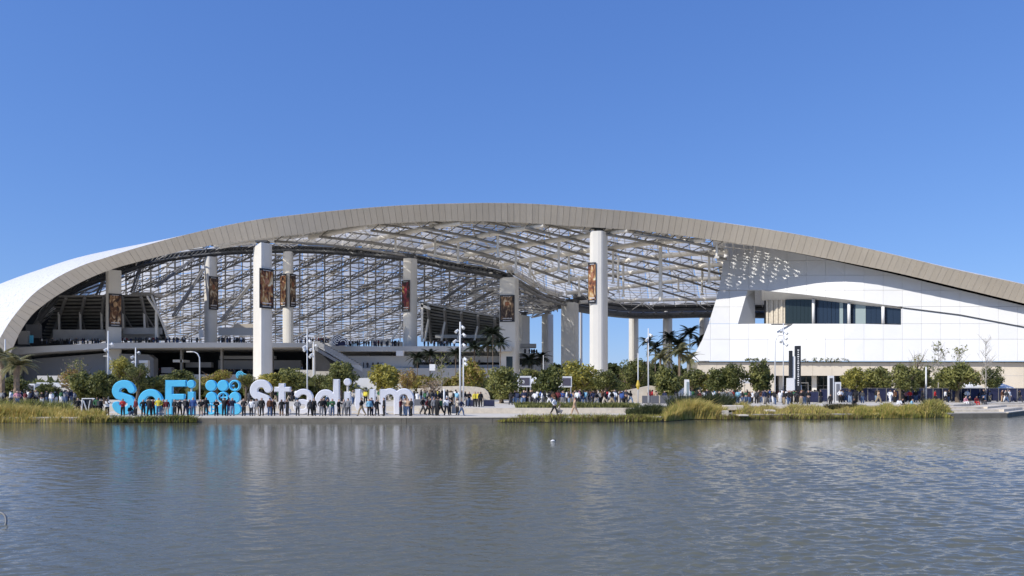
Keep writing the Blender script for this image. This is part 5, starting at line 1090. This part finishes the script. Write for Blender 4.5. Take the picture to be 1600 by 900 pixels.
def person(px, Y, z, kind, top, bottom, label, group=None, face=0.0, h=1.0, shoe='black', cap=None, pack=None, far=False, X=None, bag=None):
    NP_[0] += 1; i = NP_[0]; me = (FARP if far else POSES)[kind]; o = link('person', me, None, (X if X is not None else px2X(px, Y), Y, z), (0, 0, face), (h, h, h))
    tag(o, label, 'person', group); r = random.Random(i*7+3)
    for s_, m in zip(range(5), (SK[r.choice([0, 0, 1, 2, 3])], CM[cap] if cap else HR[r.randrange(4)], CM[top], CM[bottom], CM[shoe])):
        o.material_slots[s_].link = 'OBJECT'; o.material_slots[s_].material = m
    if pack:
        b = MB(); b.box((0, .20, 1.22), (.30, .18, .42)); b.tube([(-.10, .12, 1.42), (-.12, -.10, 1.44), (-.12, -.13, 1.15)], .02, 4); b.tube([(.10, .12, 1.42), (.12, -.10, 1.44), (.12, -.13, 1.15)], .02, 4); q = b.build('backpack', CM[pack]); q.parent = o
    return o
PM = 'people standing along the lake promenade'
# px, distance, pose, top, bottom, facing (0 = towards the lake), text, extras
PI_ = math.pi
FRONT = [
 (122, 74.5, 'stand', 'black', 'black', 0.4, 'person in black at the left end of the promenade, by the reeds', {}), (145, 73.2, 'stand', 'black', 'black', 2.6, 'person in black beside the zigzag barrier', {}),
 (152, 73.0, 'hips', 'green', 'black', 0.2, 'person in a green jacket right of the zigzag barrier', {}), (157, 72.8, 'stand', 'black', 'black', 2.8, 'person in black seen from behind, left of the light pole foot', {'pack': 'charcoal'}),
 (167.5, 72.6, 'photo_s', 'white', 'black', 0.1, 'person in a white shirt and black shorts at the light pole, arms raised', {}), (192, 72.4, 'fold', 'red', 'black', 0.1, 'person in a red top holding something white before the blue S', {}),
 (203, 72.8, 'crouch', 'black', 'jeans', 1.0, 'crouching person in dark clothes before the blue S', {}), (212, 72.4, 'stand', 'dark red', 'black', -0.5, 'person in a dark red top right of the blue S', {}),
 (224, 72.9, 'hips', 'black', 'charcoal', 0.3, 'person in black with hands on hips before the blue o', {}), (233, 72.2, 'wide', 'black', 'black', 3.0, 'broad person in black taking a picture by the blue o', {}),
 (239, 72.6, 'photo', 'dark red', 'black', 0.5, 'person in dark red with raised hands in the blue o', {}), (248, 72.3, 'hips', 'yellow', 'jeans', 0.1, 'person in a yellow shirt and jeans', {}),
 (255, 72.7, 'stand', 'black', 'pale jeans', 0.0, 'person in black with pale jeans beside the yellow shirt', {}), (260.5, 72.4, 'stand', 'dark red', 'beige', 0.3, 'person in maroon with beige trousers at the foot of the blue F', {}),
 (273, 72.2, 'hips', 'black', 'black', -0.3, 'slim person in black right of the blue F stem', {}), (281, 72.8, 'wide', 'charcoal', 'black', 0.8, 'dark dressed person leaning forward behind the F bar', {}), (290, 72.6, 'wide', 'black', 'navy', 3.1, 'person in black with legs apart left of the blue i', {'pack': 'charcoal'}),
 (296, 73.2, 'stand', 'charcoal', 'jeans', 0.3, 'person in charcoal just behind the blue i stem', {}), (302, 72.1, 'stand', 'blue', 'jeans', 0.2, 'person in a blue jacket and jeans before the blue i', {}), (314, 72.4, 'hips_s', 'black', 'khaki', 0.1, 'person in a black top and khaki shorts by the curved lamp', {}),
 (322, 73.5, 'stand', 'black', 'charcoal', 0.4, 'person in black half behind the logo', {}), (338, 72.2, 'fold', 'black', 'black', 0.6, 'person in black before the lower left ring of the logo', {}), (350, 72.3, 'armsup', 'black', 'black', 3.1, 'person with both elbows raised in front of the logo', {}),
 (358, 72.5, 'stand', 'dark red', 'jeans', 0.0, 'person in dark red with jeans at the logo', {}), (363, 72.2, 'photo', 'navy', 'pale jeans', 0.4, 'person in navy and pale jeans holding up a phone at the logo', {}), (381, 72.1, 'hips', 'black', 'black', -0.2, 'person in black with a red front right of the logo', {}),
 (392.5, 72.3, 'stand', 'white', 'charcoal', 2.9, 'person in a white top and dark trousers before the white S', {}), (401, 72.4, 'wide', 'grey', 'beige', 3.0, 'person in light grey with beige trousers before the white S', {}), (409, 72.2, 'stand', 'black', 'black', 0.0, 'person all in black before the middle of the white S', {}),
 (421.5, 72.2, 'stand', 'brown', 'jeans', 3.1, 'person in jeans with a brown backpack seen from behind', {'pack': 'brown'}), (427, 72.6, 'stand', 'black', 'black', 0.3, 'person in black right beside the brown backpack', {}), (440, 72.2, 'stand_s', 'black', 'black', 0.2, 'person in black shorts below the white t', {}),
 (449, 72.2, 'photo', 'black', 'black', -0.6, 'person in black holding a bag below the crossbar of the white t', {}), (465, 72.4, 'hips', 'grey', 'charcoal', 3.1, 'person in grey with a light backpack before the white a', {'pack': 'grey'}), (484.5, 72.2, 'wide', 'charcoal', 'black', 0.4, 'person in charcoal with bent arm right of the white a', {}),
 (490.5, 72.5, 'stand', 'black', 'black', 2.8, 'tall person in black between the white a and d', {}), (502, 72.2, 'hips', 'black', 'grey', 0.1, 'person in a black jacket and grey trousers before the white d', {}), (506, 72.7, 'stand', 'black', 'black', 0.4, 'person in black trousers right behind the black jacket', {}),
 (512, 73.4, 'wide', 'green', 'white', 0.3, 'person in green with white trousers inside the white d', {}), (519.5, 72.6, 'fold', 'green', 'jeans', 0.1, 'person with a red cap and green top before the white d', {'cap': 'red'}), (529.5, 72.2, 'wide', 'black', 'black', 1.2, 'person in black before the tall stem of the white d', {}),
 (537.5, 73.0, 'stand', 'grey', 'grey', 0.1, 'person in grey between the white d and i', {}), (544, 72.1, 'hips', 'grey', 'charcoal', 3.0, 'person in a long grey coat before the white i', {}), (565, 72.2, 'walk', 'black', 'khaki', -1.3, 'person in a black jacket and tan trousers below the white u', {}),
 (577, 72.3, 'stand', 'light blue', 'black', 0.3, 'person in light blue before the right stem of the u', {}), (580.5, 72.7, 'stand', 'navy', 'navy', 2.6, 'person in navy with a backpack right of the u', {'pack': 'navy'}), (589, 72.2, 'wide', 'black', 'charcoal', 0.6, 'person in black between the white u and m', {}), (600, 72.1, 'stand', 'black', 'black', -1.2, 'slim person all in black before the left stem of the m', {}),
 (626, 72.3, 'fold', 'dark red', 'charcoal', 1.2, 'leftmost of the group before the right arch of the m', {}), (632.5, 72.6, 'photo', 'beige', 'pale jeans', -0.8, 'person in beige and pale jeans in the group at the m', {}), (637.5, 72.4, 'hips', 'tan', 'jeans', -0.2, 'person in tan and jeans in the group at the m', {}), (642.5, 72.2, 'stand', 'black', 'black', -1.0, 'rightmost person of the group at the m, in black', {}),
 (661, 74.5, 'walk', 'black', 'charcoal', 1.3, 'person in black walking right of the white sign', {}), (668, 74.0, 'walk', 'dark red', 'black', 1.5, 'person in dark red walking away from the white sign', {}), (673, 73.4, 'wide', 'black', 'black', 0.6, 'person in black with legs apart left of the bollard post', {}),
 (678.5, 73.0, 'stand', 'grey', 'charcoal', 0.3, 'person in a grey jacket left of the bollard post', {}), (683.5, 72.8, 'stand', 'black', 'black', 2.4, 'person in black next to the grey jacket', {}), (689, 73.2, 'walk', 'green', 'black', -1.2, 'person in a green jacket walking by the bollard post', {}),
 (698, 73.6, 'wide', 'white', 'charcoal', 0.2, 'person in white bending behind the grey bin', {}), (702.5, 74.2, 'photo', 'black', 'black', 0.9, 'person in black beside the grey bin', {}), (715, 73.4, 'wide', 'beige', 'black', -1.0, 'person in beige right of the grey bin', {}),
 (721, 73.0, 'walk', 'navy', 'jeans', 1.3, 'person in navy and jeans walking under the tall mast', {}), (866, 74.6, 'walk', 'white', 'black', 1.4, 'walking person in a white top and black trousers on the empty promenade', {}), (872, 74.8, 'crouch', 'beige', 'grey', 1.4, 'small crouched person in beige behind the white topped walker', {}),
 (898, 74.6, 'walk', 'tan', 'tan', -1.3, 'walking person in tan with long red hair on the empty promenade', {'cap': 'red'}),
]
for px, Y, k, t, bt, fc, lb, ex in FRONT: person(px, Y, PROM_Z+0.004, k, t, bt, lb, PM, fc, random.Random(px).uniform(.93, 1.06), **ex)
for px, Y, k, t, bt, fc, lb, ex in [(742, 83, 'stand', 'yellow', 'black', .3, 'person in a yellow vest on the terrace right of the tall mast', {}), (746.5, 83, 'hips', 'yellow', 'charcoal', -.4, 'second person in a yellow vest on the terrace', {}), (751, 82.6, 'stand', 'black', 'black', .4, 'person in black next to the yellow vests on the terrace', {}), (733, 84, 'fold', 'black', 'jeans', .5, 'person in dark clothes near the foot of the tall mast on the terrace', {})]:
    person(px, Y, PLAZA_Z+0.004, k, t, bt, lb, 'people on the terrace', fc, **ex)
# people at the right bank
for px, Y, z, k, t, bt, fc, lb, ex in [(1297.5, 96, .60, 'stand', 'black', 'black', 2.9, 'person in black before the white signboards at the theatre entrance', {}), (1333, 92, .62, 'sit', 'black', 'charcoal', .6, 'person in dark clothes sitting on the bank before the first round tree', {}),
      (1405, 90, .62, 'sit', 'white', 'beige', -.3, 'person in white sitting behind the right reeds', {}), (1409, 91, .62, 'sit', 'black', 'black', .3, 'person in black sitting beside the one in white', {}), (1423.5, 89.5, .62, 'sit', 'light blue', 'black', .9, 'person in a light blue jacket sitting behind the right reeds', {}), (1422, 104, PLAZA_Z, 'hips', 'red', 'black', .2, 'person in a bright red jacket behind the light blue one', {}),
      (1461, 104, PLAZA_Z, 'walk', 'red', 'black', 1.4, 'person in a red jacket walking toward the red tree trunks', {}), (1441, 103, PLAZA_Z, 'walk', 'black', 'black', 1.4, 'person in black walking by the short white post', {}), (1477, 103.5, PLAZA_Z, 'walk', 'white', 'black', 1.5, 'person in white and black striding beside the red jacket', {}), (1483, 105, PLAZA_Z, 'walk', 'charcoal', 'black', -1.5, 'person in charcoal striding left before the tripled tree trunks', {}),
      (1508, 97.4, .80, 'sit', 'pink', 'white', .2, 'person in pale pink sitting on the right hand steps', {}), (1514, 97.6, .80, 'sit', 'black', 'grey', .1, 'person in a black jacket sitting on the right hand steps', {}), (1525, 97.6, .80, 'sit', 'dark red', 'red', 0, 'person in bright red trousers sitting on the right hand steps', {}), (1535, 99, .80, 'sit', 'black', 'charcoal', .4, 'person in black with bags sitting right of the red trousers', {}),
      (1572, 105, PLAZA_Z, 'walk', 'white', 'white', -1.4, 'person in white walking near the white canopy', {}), (1577, 105.5, PLAZA_Z, 'stand', 'white', 'beige', .3, 'person in white standing near the white canopy', {}), (1566, 106, PLAZA_Z, 'wide', 'brown', 'tan', .5, 'person in brown and tan near the white canopy', {}), (1593, 103, PLAZA_Z, 'walk', 'black', 'charcoal', 1.4, 'person in black at the right edge of the view', {})]:
    person(px, Y, z, k, t, bt, lb, 'people on the right bank', fc, **ex)
# the crowd on the plaza: people one can still tell apart, described by clothes and neighbourhood
ZONES = [(-4, 118, 88, 110, 44, 'above the left reeds'), (380, 650, 92, 112, 26, 'behind the white letters'), (652, 728, 88, 104, 20, 'behind the bollard post'), (795, 890, 88, 104, 26, 'under the plaza signs'), (890, 975, 88, 104, 28, 'behind the terrace hedge'),
         (975, 1060, 96, 108, 12, 'near the slim plaza poles'), (1075, 1200, 92, 108, 34, 'by the theatre corner'), (1200, 1285, 92, 108, 26, 'before the theatre entrance'), (1310, 1420, 100, 112, 24, 'at the navy fence below trees'), (1430, 1602, 102, 114, 30, 'at the far right fence')]
r = random.Random(42); TOPS = ['black']*18+['charcoal']*6+['white']*6+['navy']*4+['grey']*3+['dark red', 'dark red', 'red', 'blue', 'yellow', 'green', 'beige', 'tan', 'pink', 'light blue', 'brown']; BOTS = ['black']*6+['charcoal']*3+['jeans']*5+['khaki', 'grey', 'beige', 'pale jeans', 'white']
KW = {'stand': 'standing', 'walk': 'walking', 'fold': 'arms folded', 'hips': 'hands on hips'}
USED = set()
for x0, x1, Y0, Y1, n, where in ZONES:
    for k in range(n):
        Y = r.uniform(Y0, Y1); px = x0+(x1-x0)*(k+r.random())/n; kd = r.choice(['stand', 'walk', 'walk', 'fold', 'hips']); t, bt = r.choice(TOPS), r.choice(BOTS)
        for _ in range(40):
            if (kd, t, bt, where) not in USED: break
            kd = r.choice(['stand', 'walk', 'walk', 'fold', 'hips']); t, bt = r.choice(TOPS), r.choice(BOTS)
        USED.add((kd, t, bt, where))
        if (px-800)*Y/FPX < -10 and Y < 87: continue
        person(px, Y, PLAZA_Z+0.004, kd, t, bt, '%s person in %s and %s %s' % (KW[kd], t, bt.replace('pale jeans', 'pale denim').replace('jeans', 'denim'), where), 'people in the crowd on the plaza', r.choice([0, .5, 1.4, -1.4, 2.8, 3.1]), r.uniform(.9, 1.06), far=True)
# crowds too small to tell apart, on the decks and balconies
def crowd(name, rows, label, seed):
    rr = random.Random(seed); b = MB(); src = FARP['stand']; V = [v.co.copy() for v in src.vertices]; F = [tuple(p.vertices) for p in src.polygons]; MI = [p.material_index for p in src.polygons]; pal = [M['black'], CM['navy'], CM['charcoal'], CM['white'], CM['dark red'], CM['grey'], SK[0], CM['jeans']]
    for (x0, x1, y, Y, n) in rows:
        for k in range(n):
            px = rr.uniform(x0, x1); Yp = Y+rr.uniform(-.2, 2.5); z = P(0, y, Y).z; X = px2X(px, Yp); a = rr.uniform(0, 6.28); t = rr.choice([0, 0, 0, 1, 2, 2, 3, 4, 5]); bt = rr.choice([0, 0, 2, 7]); s = rr.uniform(.95, 1.1); ca, sa = math.cos(a)*s, math.sin(a)*s; base = len(b.v)
            for v in V: b.v.append((X+v.x*ca-v.y*sa, Yp+v.x*sa+v.y*ca, z+v.z*s))
            for f, m_ in zip(F, MI): b.f.append(tuple(base+i for i in f)); b.m.append({0: 6, 1: 0, 2: t, 3: bt, 4: 0}[m_])
    return tag(b.build(name, pal, fix=False), label, None, None, 'stuff')
crowd('deck_crowd', [(62, 165, 537, 232, 26), (190, 316, 535.5, 232, 46), (342, 394, 535.5, 232, 22), (462, 520, 536, 232, 24), (540, 628, 541, 226, 34), (655, 745, 541, 226, 34), (813, 845, 553, 264, 12)], 'dense crowd leaning along the upper deck edge', 1)
crowd('balcony_crowd', [(342, 394, 585, 243, 26), (246, 285, 583, 241, 14), (470, 545, 578, 224, 12), (548, 600, 575, 227, 14), (655, 760, 570, 228, 20)], 'small figures on the lower balconies', 2)

# ---------------- plaza furniture ----------------
def thing_box(name, label, cat, px0, px1, y0, y1, Y, d, m, group=None):
    a, c = P(px0, y0, Y), P(px1, y1, Y); root = empty(name, ((a.x+c.x)/2, Y, c.z)); tag(root, label, cat, group); return root, c.x-a.x, a.z-c.z
# zigzag black and white barrier / easel, bin, hut, kiosk, tents
root, W, H = thing_box('zigzag_barrier', 'black and white folding frame barrier beside the left reeds', 'barrier', 127, 147, 623, 650, 73, .5, None)
b = MB(); b.box((0, .25, H/2), (W, .05, H*.96)); b.build('black_sheet', M['black'], root); b = MB()
for a_, c_ in (((-W/2, 0), (-W/2+.05, H)), ((-W/2, H), (W/2, H)), ((W/2-.12, 0), (W/2-.12, H)), ((-W*.38, H*.9), (-.05, H*.15)), ((-.05, H*.15), (W*.15, H*.9))): b.tube([(a_[0], .12, a_[1]), (c_[0], .12, c_[1])], .06, 6)
b.build('white_frame', M['wall_white'], root)
root, W, H = thing_box('litter_bin', 'round grey concrete bin on the promenade left of the tall mast', 'bin', 704, 712.5, 632, 646, 74, .5, None)
b = MB(); b.tube([(0, .3, 0), (0, .3, H*.9), (0, .3, H*.92)], [.27, .30, .30], 14); b.build('bin_body', M['concrete'], root); b = MB(); b.tube([(0, .3, H*.92), (0, .3, H)], [.31, .24], 14); b.build('bin_lid', M['black'], root)
def kiosk(px0, px1, y0, Y, label, sign, txt=None):
    a, c = P(px0, y0, Y), P(px1, 620, Y); W = c.x-a.x; H = a.z-PLAZA_Z; root = empty('plaza_kiosk', ((a.x+c.x)/2, Y, PLAZA_Z)); tag(root, label, 'kiosk'); b = MB(); b.box((0, 0, H-.85), (W, 1.2, 1.6)); b.build('roof_box', M['wall_white'], root)
    for x in (-W/2+.12, W/2-.12): b = MB(); b.box((x, 0, (H-1.66)/2), (.16, .3, H-1.66)); b.build('post', M['wall_white'], root)
    b = MB(); b.box((sign[0], -.63, H-.85), (sign[1], .06, 1.1)); sg = b.build('sign_panel', M['charcoal'], root)
    b = MB(); b.box((0, .1, .5), (W*.8, .6, 1.0)); b.build('counter', M['grate'], root)
    if txt:
        cu = bpy.data.curves.new('t', 'FONT'); cu.body = txt; cu.size = 0.9; cu.extrude = .01; cu.offset = .015; cu.align_x = 'CENTER'; tmp = bpy.data.objects.new('tmp', cu); COL.objects.link(tmp); me = bpy.data.meshes.new_from_object(tmp.evaluated_get(bpy.context.evaluated_depsgraph_get())); COL.objects.unlink(tmp); bpy.data.objects.remove(tmp)
        me.materials.clear(); me.materials.append(M['wall_white']); me.transform(Matrix.Translation((sign[0]-sign[1]*.22, -.68, H-1.1)) @ Matrix.Rotation(math.radians(90), 4, 'X')); t = link('lettering', me, root)
    return root
M['charcoal'] = mat('charcoal sign face', (.10, .09, .115), .5)
kiosk(808, 830, 587, 108, 'white kiosk with a dark sign reading re, left of the plaza tents', (0, 1.5), 're'); kiosk(872, 893, 587.5, 108, 'white kiosk with a dark sign behind the yellow green tree', (.2, 1.2)); kiosk(40, 58, 599, 112, 'white kiosk with a grey sign near the left reeds', (0, 1.4))
def tent(px, Y, w, h, label, m='wall_white'):
    X = px2X(px, Y); root = empty('canopy_tent', (X, Y, PLAZA_Z)); tag(root, label, 'tent')
    b = MB(); q = w/2; b.add([(-q, -q, h), (q, -q, h), (q, q, h), (-q, q, h), (0, 0, h+w*.30), (-q, -q, h-.3), (q, -q, h-.3), (q, q, h-.3), (-q, q, h-.3)], [(0, 1, 4), (1, 2, 4), (2, 3, 4), (3, 0, 4), (5, 6, 1, 0), (6, 7, 2, 1), (7, 8, 3, 2), (8, 5, 0, 3)]); b.build('canopy_cloth', M[m], root)
    for sx in (-1, 1):
        for sy in (-1, 1): b = MB(); b.box((sx*(q-.05), sy*(q-.05), (h-.3)/2), (.06, .06, h-.3)); b.build('leg', M['steel_mid'], root)
tent(836, 112, 2.6, 2.9, 'white pointed tent beside the re sign'); tent(1513, 118, 2.8, 2.2, 'white pointed tent right of the large round tree'); tent(1562, 118, 3.2, 1.9, 'wide white tent near the right end of the navy fence'); tent(1172, 116, 2.6, 3.0, 'grey white tent below the theatre corner'); tent(1108, 118, 2.4, 2.7, 'small white tent below the first round tree')
# pale curving walls behind the crowd
def curved_wall(name, label, pts, Y, d, m='wall_light'):
    b = MB(); n = len(pts)
    for (xa, ya), (xb, yb_) in zip(pts, pts[1:]):
        p, q = P(xa, ya, Y), P(xb, yb_, Y); b.add([(p.x, Y, PLAZA_Z-.1), (q.x, Y, PLAZA_Z-.1), q, p, (p.x, Y+d, PLAZA_Z-.1), (q.x, Y+d, PLAZA_Z-.1), q+Vector((0, d, 0)), p+Vector((0, d, 0))], [(0, 1, 2, 3), (7, 6, 5, 4), (3, 2, 6, 7), (0, 3, 7, 4), (1, 5, 6, 2)])
    return tag(b.build(name, M[m]), label, 'wall')
curved_wall('curved_wall', 'pale wall with a rounded right end behind the tall mast', [(652, 607), (680, 604), (720, 603), (745, 604.5), (757, 607), (762, 612), (765, 619), (766, 626)], 108, 1.2, 'stone'); curved_wall('sloping_wall', 'pale wall sloping up to the right behind the slim plaza poles', [(952, 615), (975, 611), (1000, 606), (1016, 602.5), (1024, 603), (1030, 612), (1033, 626)], 104, 1.2, 'stone')
curved_wall('white_wall', 'bright white low building wall behind the white letters', [(545, 591), (600, 590), (661, 590)], 122, 3, 'wall_white'); curved_wall('white_wall', 'white wall left of the reddish tree at left', [(57, 597.5), (80, 598), (108, 599)], 122, 3, 'wall_white'); curved_wall('white_wall', 'pale wall behind the crowd of the left reeds', [(-10, 606), (40, 606), (118, 606)], 120, 1, 'wall_light')
# navy covered barrier panels: each a thing
def barrier(px0, px1, y0, Y, m, label, group, zb=PLAZA_Z):
    X0, X1 = px2X(px0, Y), px2X(px1, Y); H = P(0, y0, Y).z-zb; root = empty('barrier_panel', ((X0+X1)/2, Y, zb)); tag(root, label, 'barrier', group); W = X1-X0-.06
    b = MB(); b.box((0, 0, H*.53), (W, .04, H*.9)); b.build('cover_sheet', M[m], root); b = MB()
    for x in (-W/2, W/2): b.tube([(x, 0, 0), (x, 0, H)], .03, 6); b.box((x, 0, .03), (.06, .6, .04))
    b.tube([(-W/2, 0, H), (W/2, 0, H)], .03, 6); b.build('barrier_frame', M['steel_mid'], root)
for i in range(20): x0 = 1312+i*14.6; barrier(x0, x0+14.4, 606.5, 108-.1*i, 'navy', ORD[i] + ' navy covered barrier panel from the left in the long row below the right trees', 'navy barrier panels in a row')
barrier(1264, 1279, 612, 100, 'navy', 'navy covered table like barrier before the theatre entrance', None); barrier(1281, 1293, 608, 102, 'navy', 'navy barrier left of the white signboards', None)
for x0, x1, lb in ((727, 742, 'navy poster panel left of the yellow vests'), (755, 773, 'navy poster panel with pale shapes right of the yellow vests')): barrier(x0, x1, 625, 84, 'navy', lb, 'poster panels on the terrace')
for i in range(7): x0 = 1003+i*14; barrier(x0, x0+13, 618.5, 96, 'grate', ORD[i] + ' grey barrier panel from the left behind the dark shrubs', 'grey barrier panels')
for i in range(4): x0 = 603+i*14; barrier(x0+44, x0+57, 624, 86.5, 'grate', ORD[i] + ' grey barrier panel from the left, right of the white m', 'grey barriers by the sign')
# signboards and the tall totem at the entrance
def totem(px0, px1, y0, Y, label, white_first=True, band=None):
    X0, X1 = px2X(px0, Y), px2X(px1, Y); H = P(0, y0, Y).z-PLAZA_Z; W = X1-X0; root = empty('totem_sign', ((X0+X1)/2, Y, PLAZA_Z)); tag(root, label, 'sign'); return root, W, H
root, W, H = totem(1228, 1253, 539, 106, 'tall black and white totem sign before the theatre entrance')
b = MB(); b.prism([(W*.06, -.2), (W*.36, -.45), (W*.40, .3), (W*.10, .4)], 0, H*.985); b.build('tall_black_blade', M['black'], root)
b = MB(); b.prism([(-W*.5, -.3), (-W*.02, -.5), (W*.04, .2), (-W*.44, .4)], 0, H*.42, 0, .9); b.build('white_base', M['wall_white'], root)
b = MB(); b.prism([(-W*.30, -.1), (-W*.12, -.25), (-W*.08, .2), (-W*.28, .3)], H*.42, H*.90); b.build('short_black_blade', M['black'], root)
b = MB(); b.prism([(-W*.10, -.1), (W*.05, -.2), (W*.05, .2), (-W*.08, .3)], 0, H*.80); b.build('white_blade', M['wall_white'], root)
b = MB(); b.prism([(W*.34, -.3), (W*.52, -.1), (W*.52, .3), (W*.36, .3)], 0, H*.30, 0, .5); b.build('white_foot', M['wall_white'], root)
b = MB()
for k in range(17): b.box((W*.21, -.36, H*(.30+k*.038)), (W*.10*(.6+.4*((k*5) % 3)/2), .03, H*.020), 0, -.28)
b.build('vertical_marks', M['wall_white'], root)
for x0, x1, y0, lb, mm in ((1294, 1302, 587, 'tall white framed signboard at the theatre entrance', 'dark red'), (1304, 1313, 597, 'shorter white signboard right of the tall framed one', 'grey')):
    root, W, H = totem(x0, x1, y0, 104, lb); b = MB(); b.box((0, 0, H/2), (W, .5, H)); b.build('board_body', M['wall_white'], root); b = MB(); b.box((-W*.05, -.26, H*.5), (W*.6, .04, H*.82)); b.build('board_face', CM['charcoal'] if mm == 'dark red' else CM['grey'], root)
root, W, H = totem(1069, 1077, 593, 100, 'leaning white panel sign below the theatre corner'); b = MB(); b.prism([(-W/2, -.1), (W/2, -.2), (W/2, .1), (-W/2, .2)], 0, H, 0, .85); b.build('board_body', M['wall_white'], root); b = MB(); b.box((W*.1, -.2, H*.55), (W*.4, .03, H*.7)); b.build('board_face', M['glass_green'], root)
curved_wall('ramp_wall', 'pale sloping ramp wall left of the leaning white panel', [(1048, 619), (1060, 613), (1068, 606), (1072, 606)], 101, .5, 'wall_white')
# stone blocks in the planting
for (x0, x1, y0, y1, Y, lb) in [(1133, 1162, 633.5, 641, 77.5, 'long pale stone block behind the reeds'), (1128, 1139, 641.5, 651, 75.6, 'lower pale stone block beside the tall golden reeds'), (1032, 1047, 650.5, 657, 73.2, 'white stone block at the water edge left of the tall reeds'), (1155, 1170, 648, 650.5, 75.0, 'flat pale stone slab in the reeds'), (1198, 1212, 640.5, 644, 78, 'small pale slab higher in the reeds'), (1326, 1340, 639, 645, 82, 'grey stone block below the sitting person in dark clothes')]:
    a, c = P(x0, y0, Y), P(x1, y1, Y); b = MB(); b.box((0, 0, (a.z-c.z)/2), (c.x-a.x, 1.2, a.z-c.z)); o = b.build('stone_block', M['stone'], None, False, ((a.x+c.x)/2, Y+.6, c.z)); tag(o, lb, 'stone block'); bv = o.modifiers.new('edge', 'BEVEL'); bv.width = .05; bv.segments = 2
# planters on the ledge between facade and base
for i, x in enumerate([1170, 1178, 1184, 1196, 1247, 1258, 1275, 1286, 1293, 1300, 1310, 1318, 1325]):
    r_ = np.random.default_rng(i); c = P(x, 563.5, fy(x, 566)+.4); n = 60; C = np.array(tuple(c)) + r_.normal(size=(n, 3))*np.array([.35, .2, .18]) + np.array([0, 0, .2]); a = r_.normal(size=(n, 3))*.14; d_ = r_.normal(size=(n, 3))*.1
    tag(link('ledge_plant', quads_np('ledge_plant', np.stack([C-a, C-d_, C+a, C+d_], 1).reshape(-1, 3), [M['leaf_dark']])), ORD[i] + ' small dark plant from the left on the ledge under the theatre wall', 'plant', 'plants along the theatre ledge')
# duck on the water, hoop at the left edge
root = empty('duck', P(864, 690, 46.5), 0.1); root.location.z = 0; root.scale = (.75,)*3; tag(root, 'black and white duck floating on the lake', 'bird')
b = MB(); 
def ell(b, c, r3, n=10, m_=6, mi=0):
    base = len(b.v)
    for j in range(m_+1):
        for i in range(n): t, p_ = 2*math.pi*i/n, math.pi*j/m_; b.v.append((c[0]+r3[0]*math.sin(p_)*math.cos(t), c[1]+r3[1]*math.sin(p_)*math.sin(t), c[2]+r3[2]*math.cos(p_)))
    for j in range(m_):
        for i in range(n): b.f.append((base+j*n+i, base+j*n+(i+1) % n, base+(j+1)*n+(i+1) % n, base+(j+1)*n+i)); b.m.append(mi)
ell(b, (0, 0, .07), (.24, .12, .11), mi=1); ell(b, (.14, 0, .10), (.13, .09, .09), mi=0); ell(b, (-.17, 0, .13), (.075, .055, .07), mi=0); b.tube([(-.12, 0, .05), (-.15, 0, .10)], [.06, .05], 8, 0); b.tube([(-.22, 0, .12), (-.30, 0, .105)], [.03, .015], 6, 2); b.build('body', [M['black'], M['wall_white'], CM['khaki']], root, True, fix=False)
for s_ in (-1, 1): b = MB(); ell(b, (.03, s_*.11, .09), (.15, .025, .06)); b.build('wing', M['wall_white'] if s_ < 0 else M['black'], root, True, fix=False)
pY = 19.2; p = P(-6, 818, pY); root = empty('metal_hoop', (p.x, pY, 0)); tag(root, 'curved grey metal hoop at the lower left edge over the water', 'hoop'); b = MB()
R_ = .27; pts = [(math.cos(t)*R_*.95, .1*math.sin(t), p.z+math.sin(t)*R_) for t in [math.radians(a) for a in range(-110, 115, 15)]]; b.tube(pts, .028, 8); b.build('bent_tube', M['steel_mid'], root, True); b = MB(); b.tube([pts[0], (-.1, 0, -1.5)], .028, 8); b.build('post', M['steel_mid'], root, True)
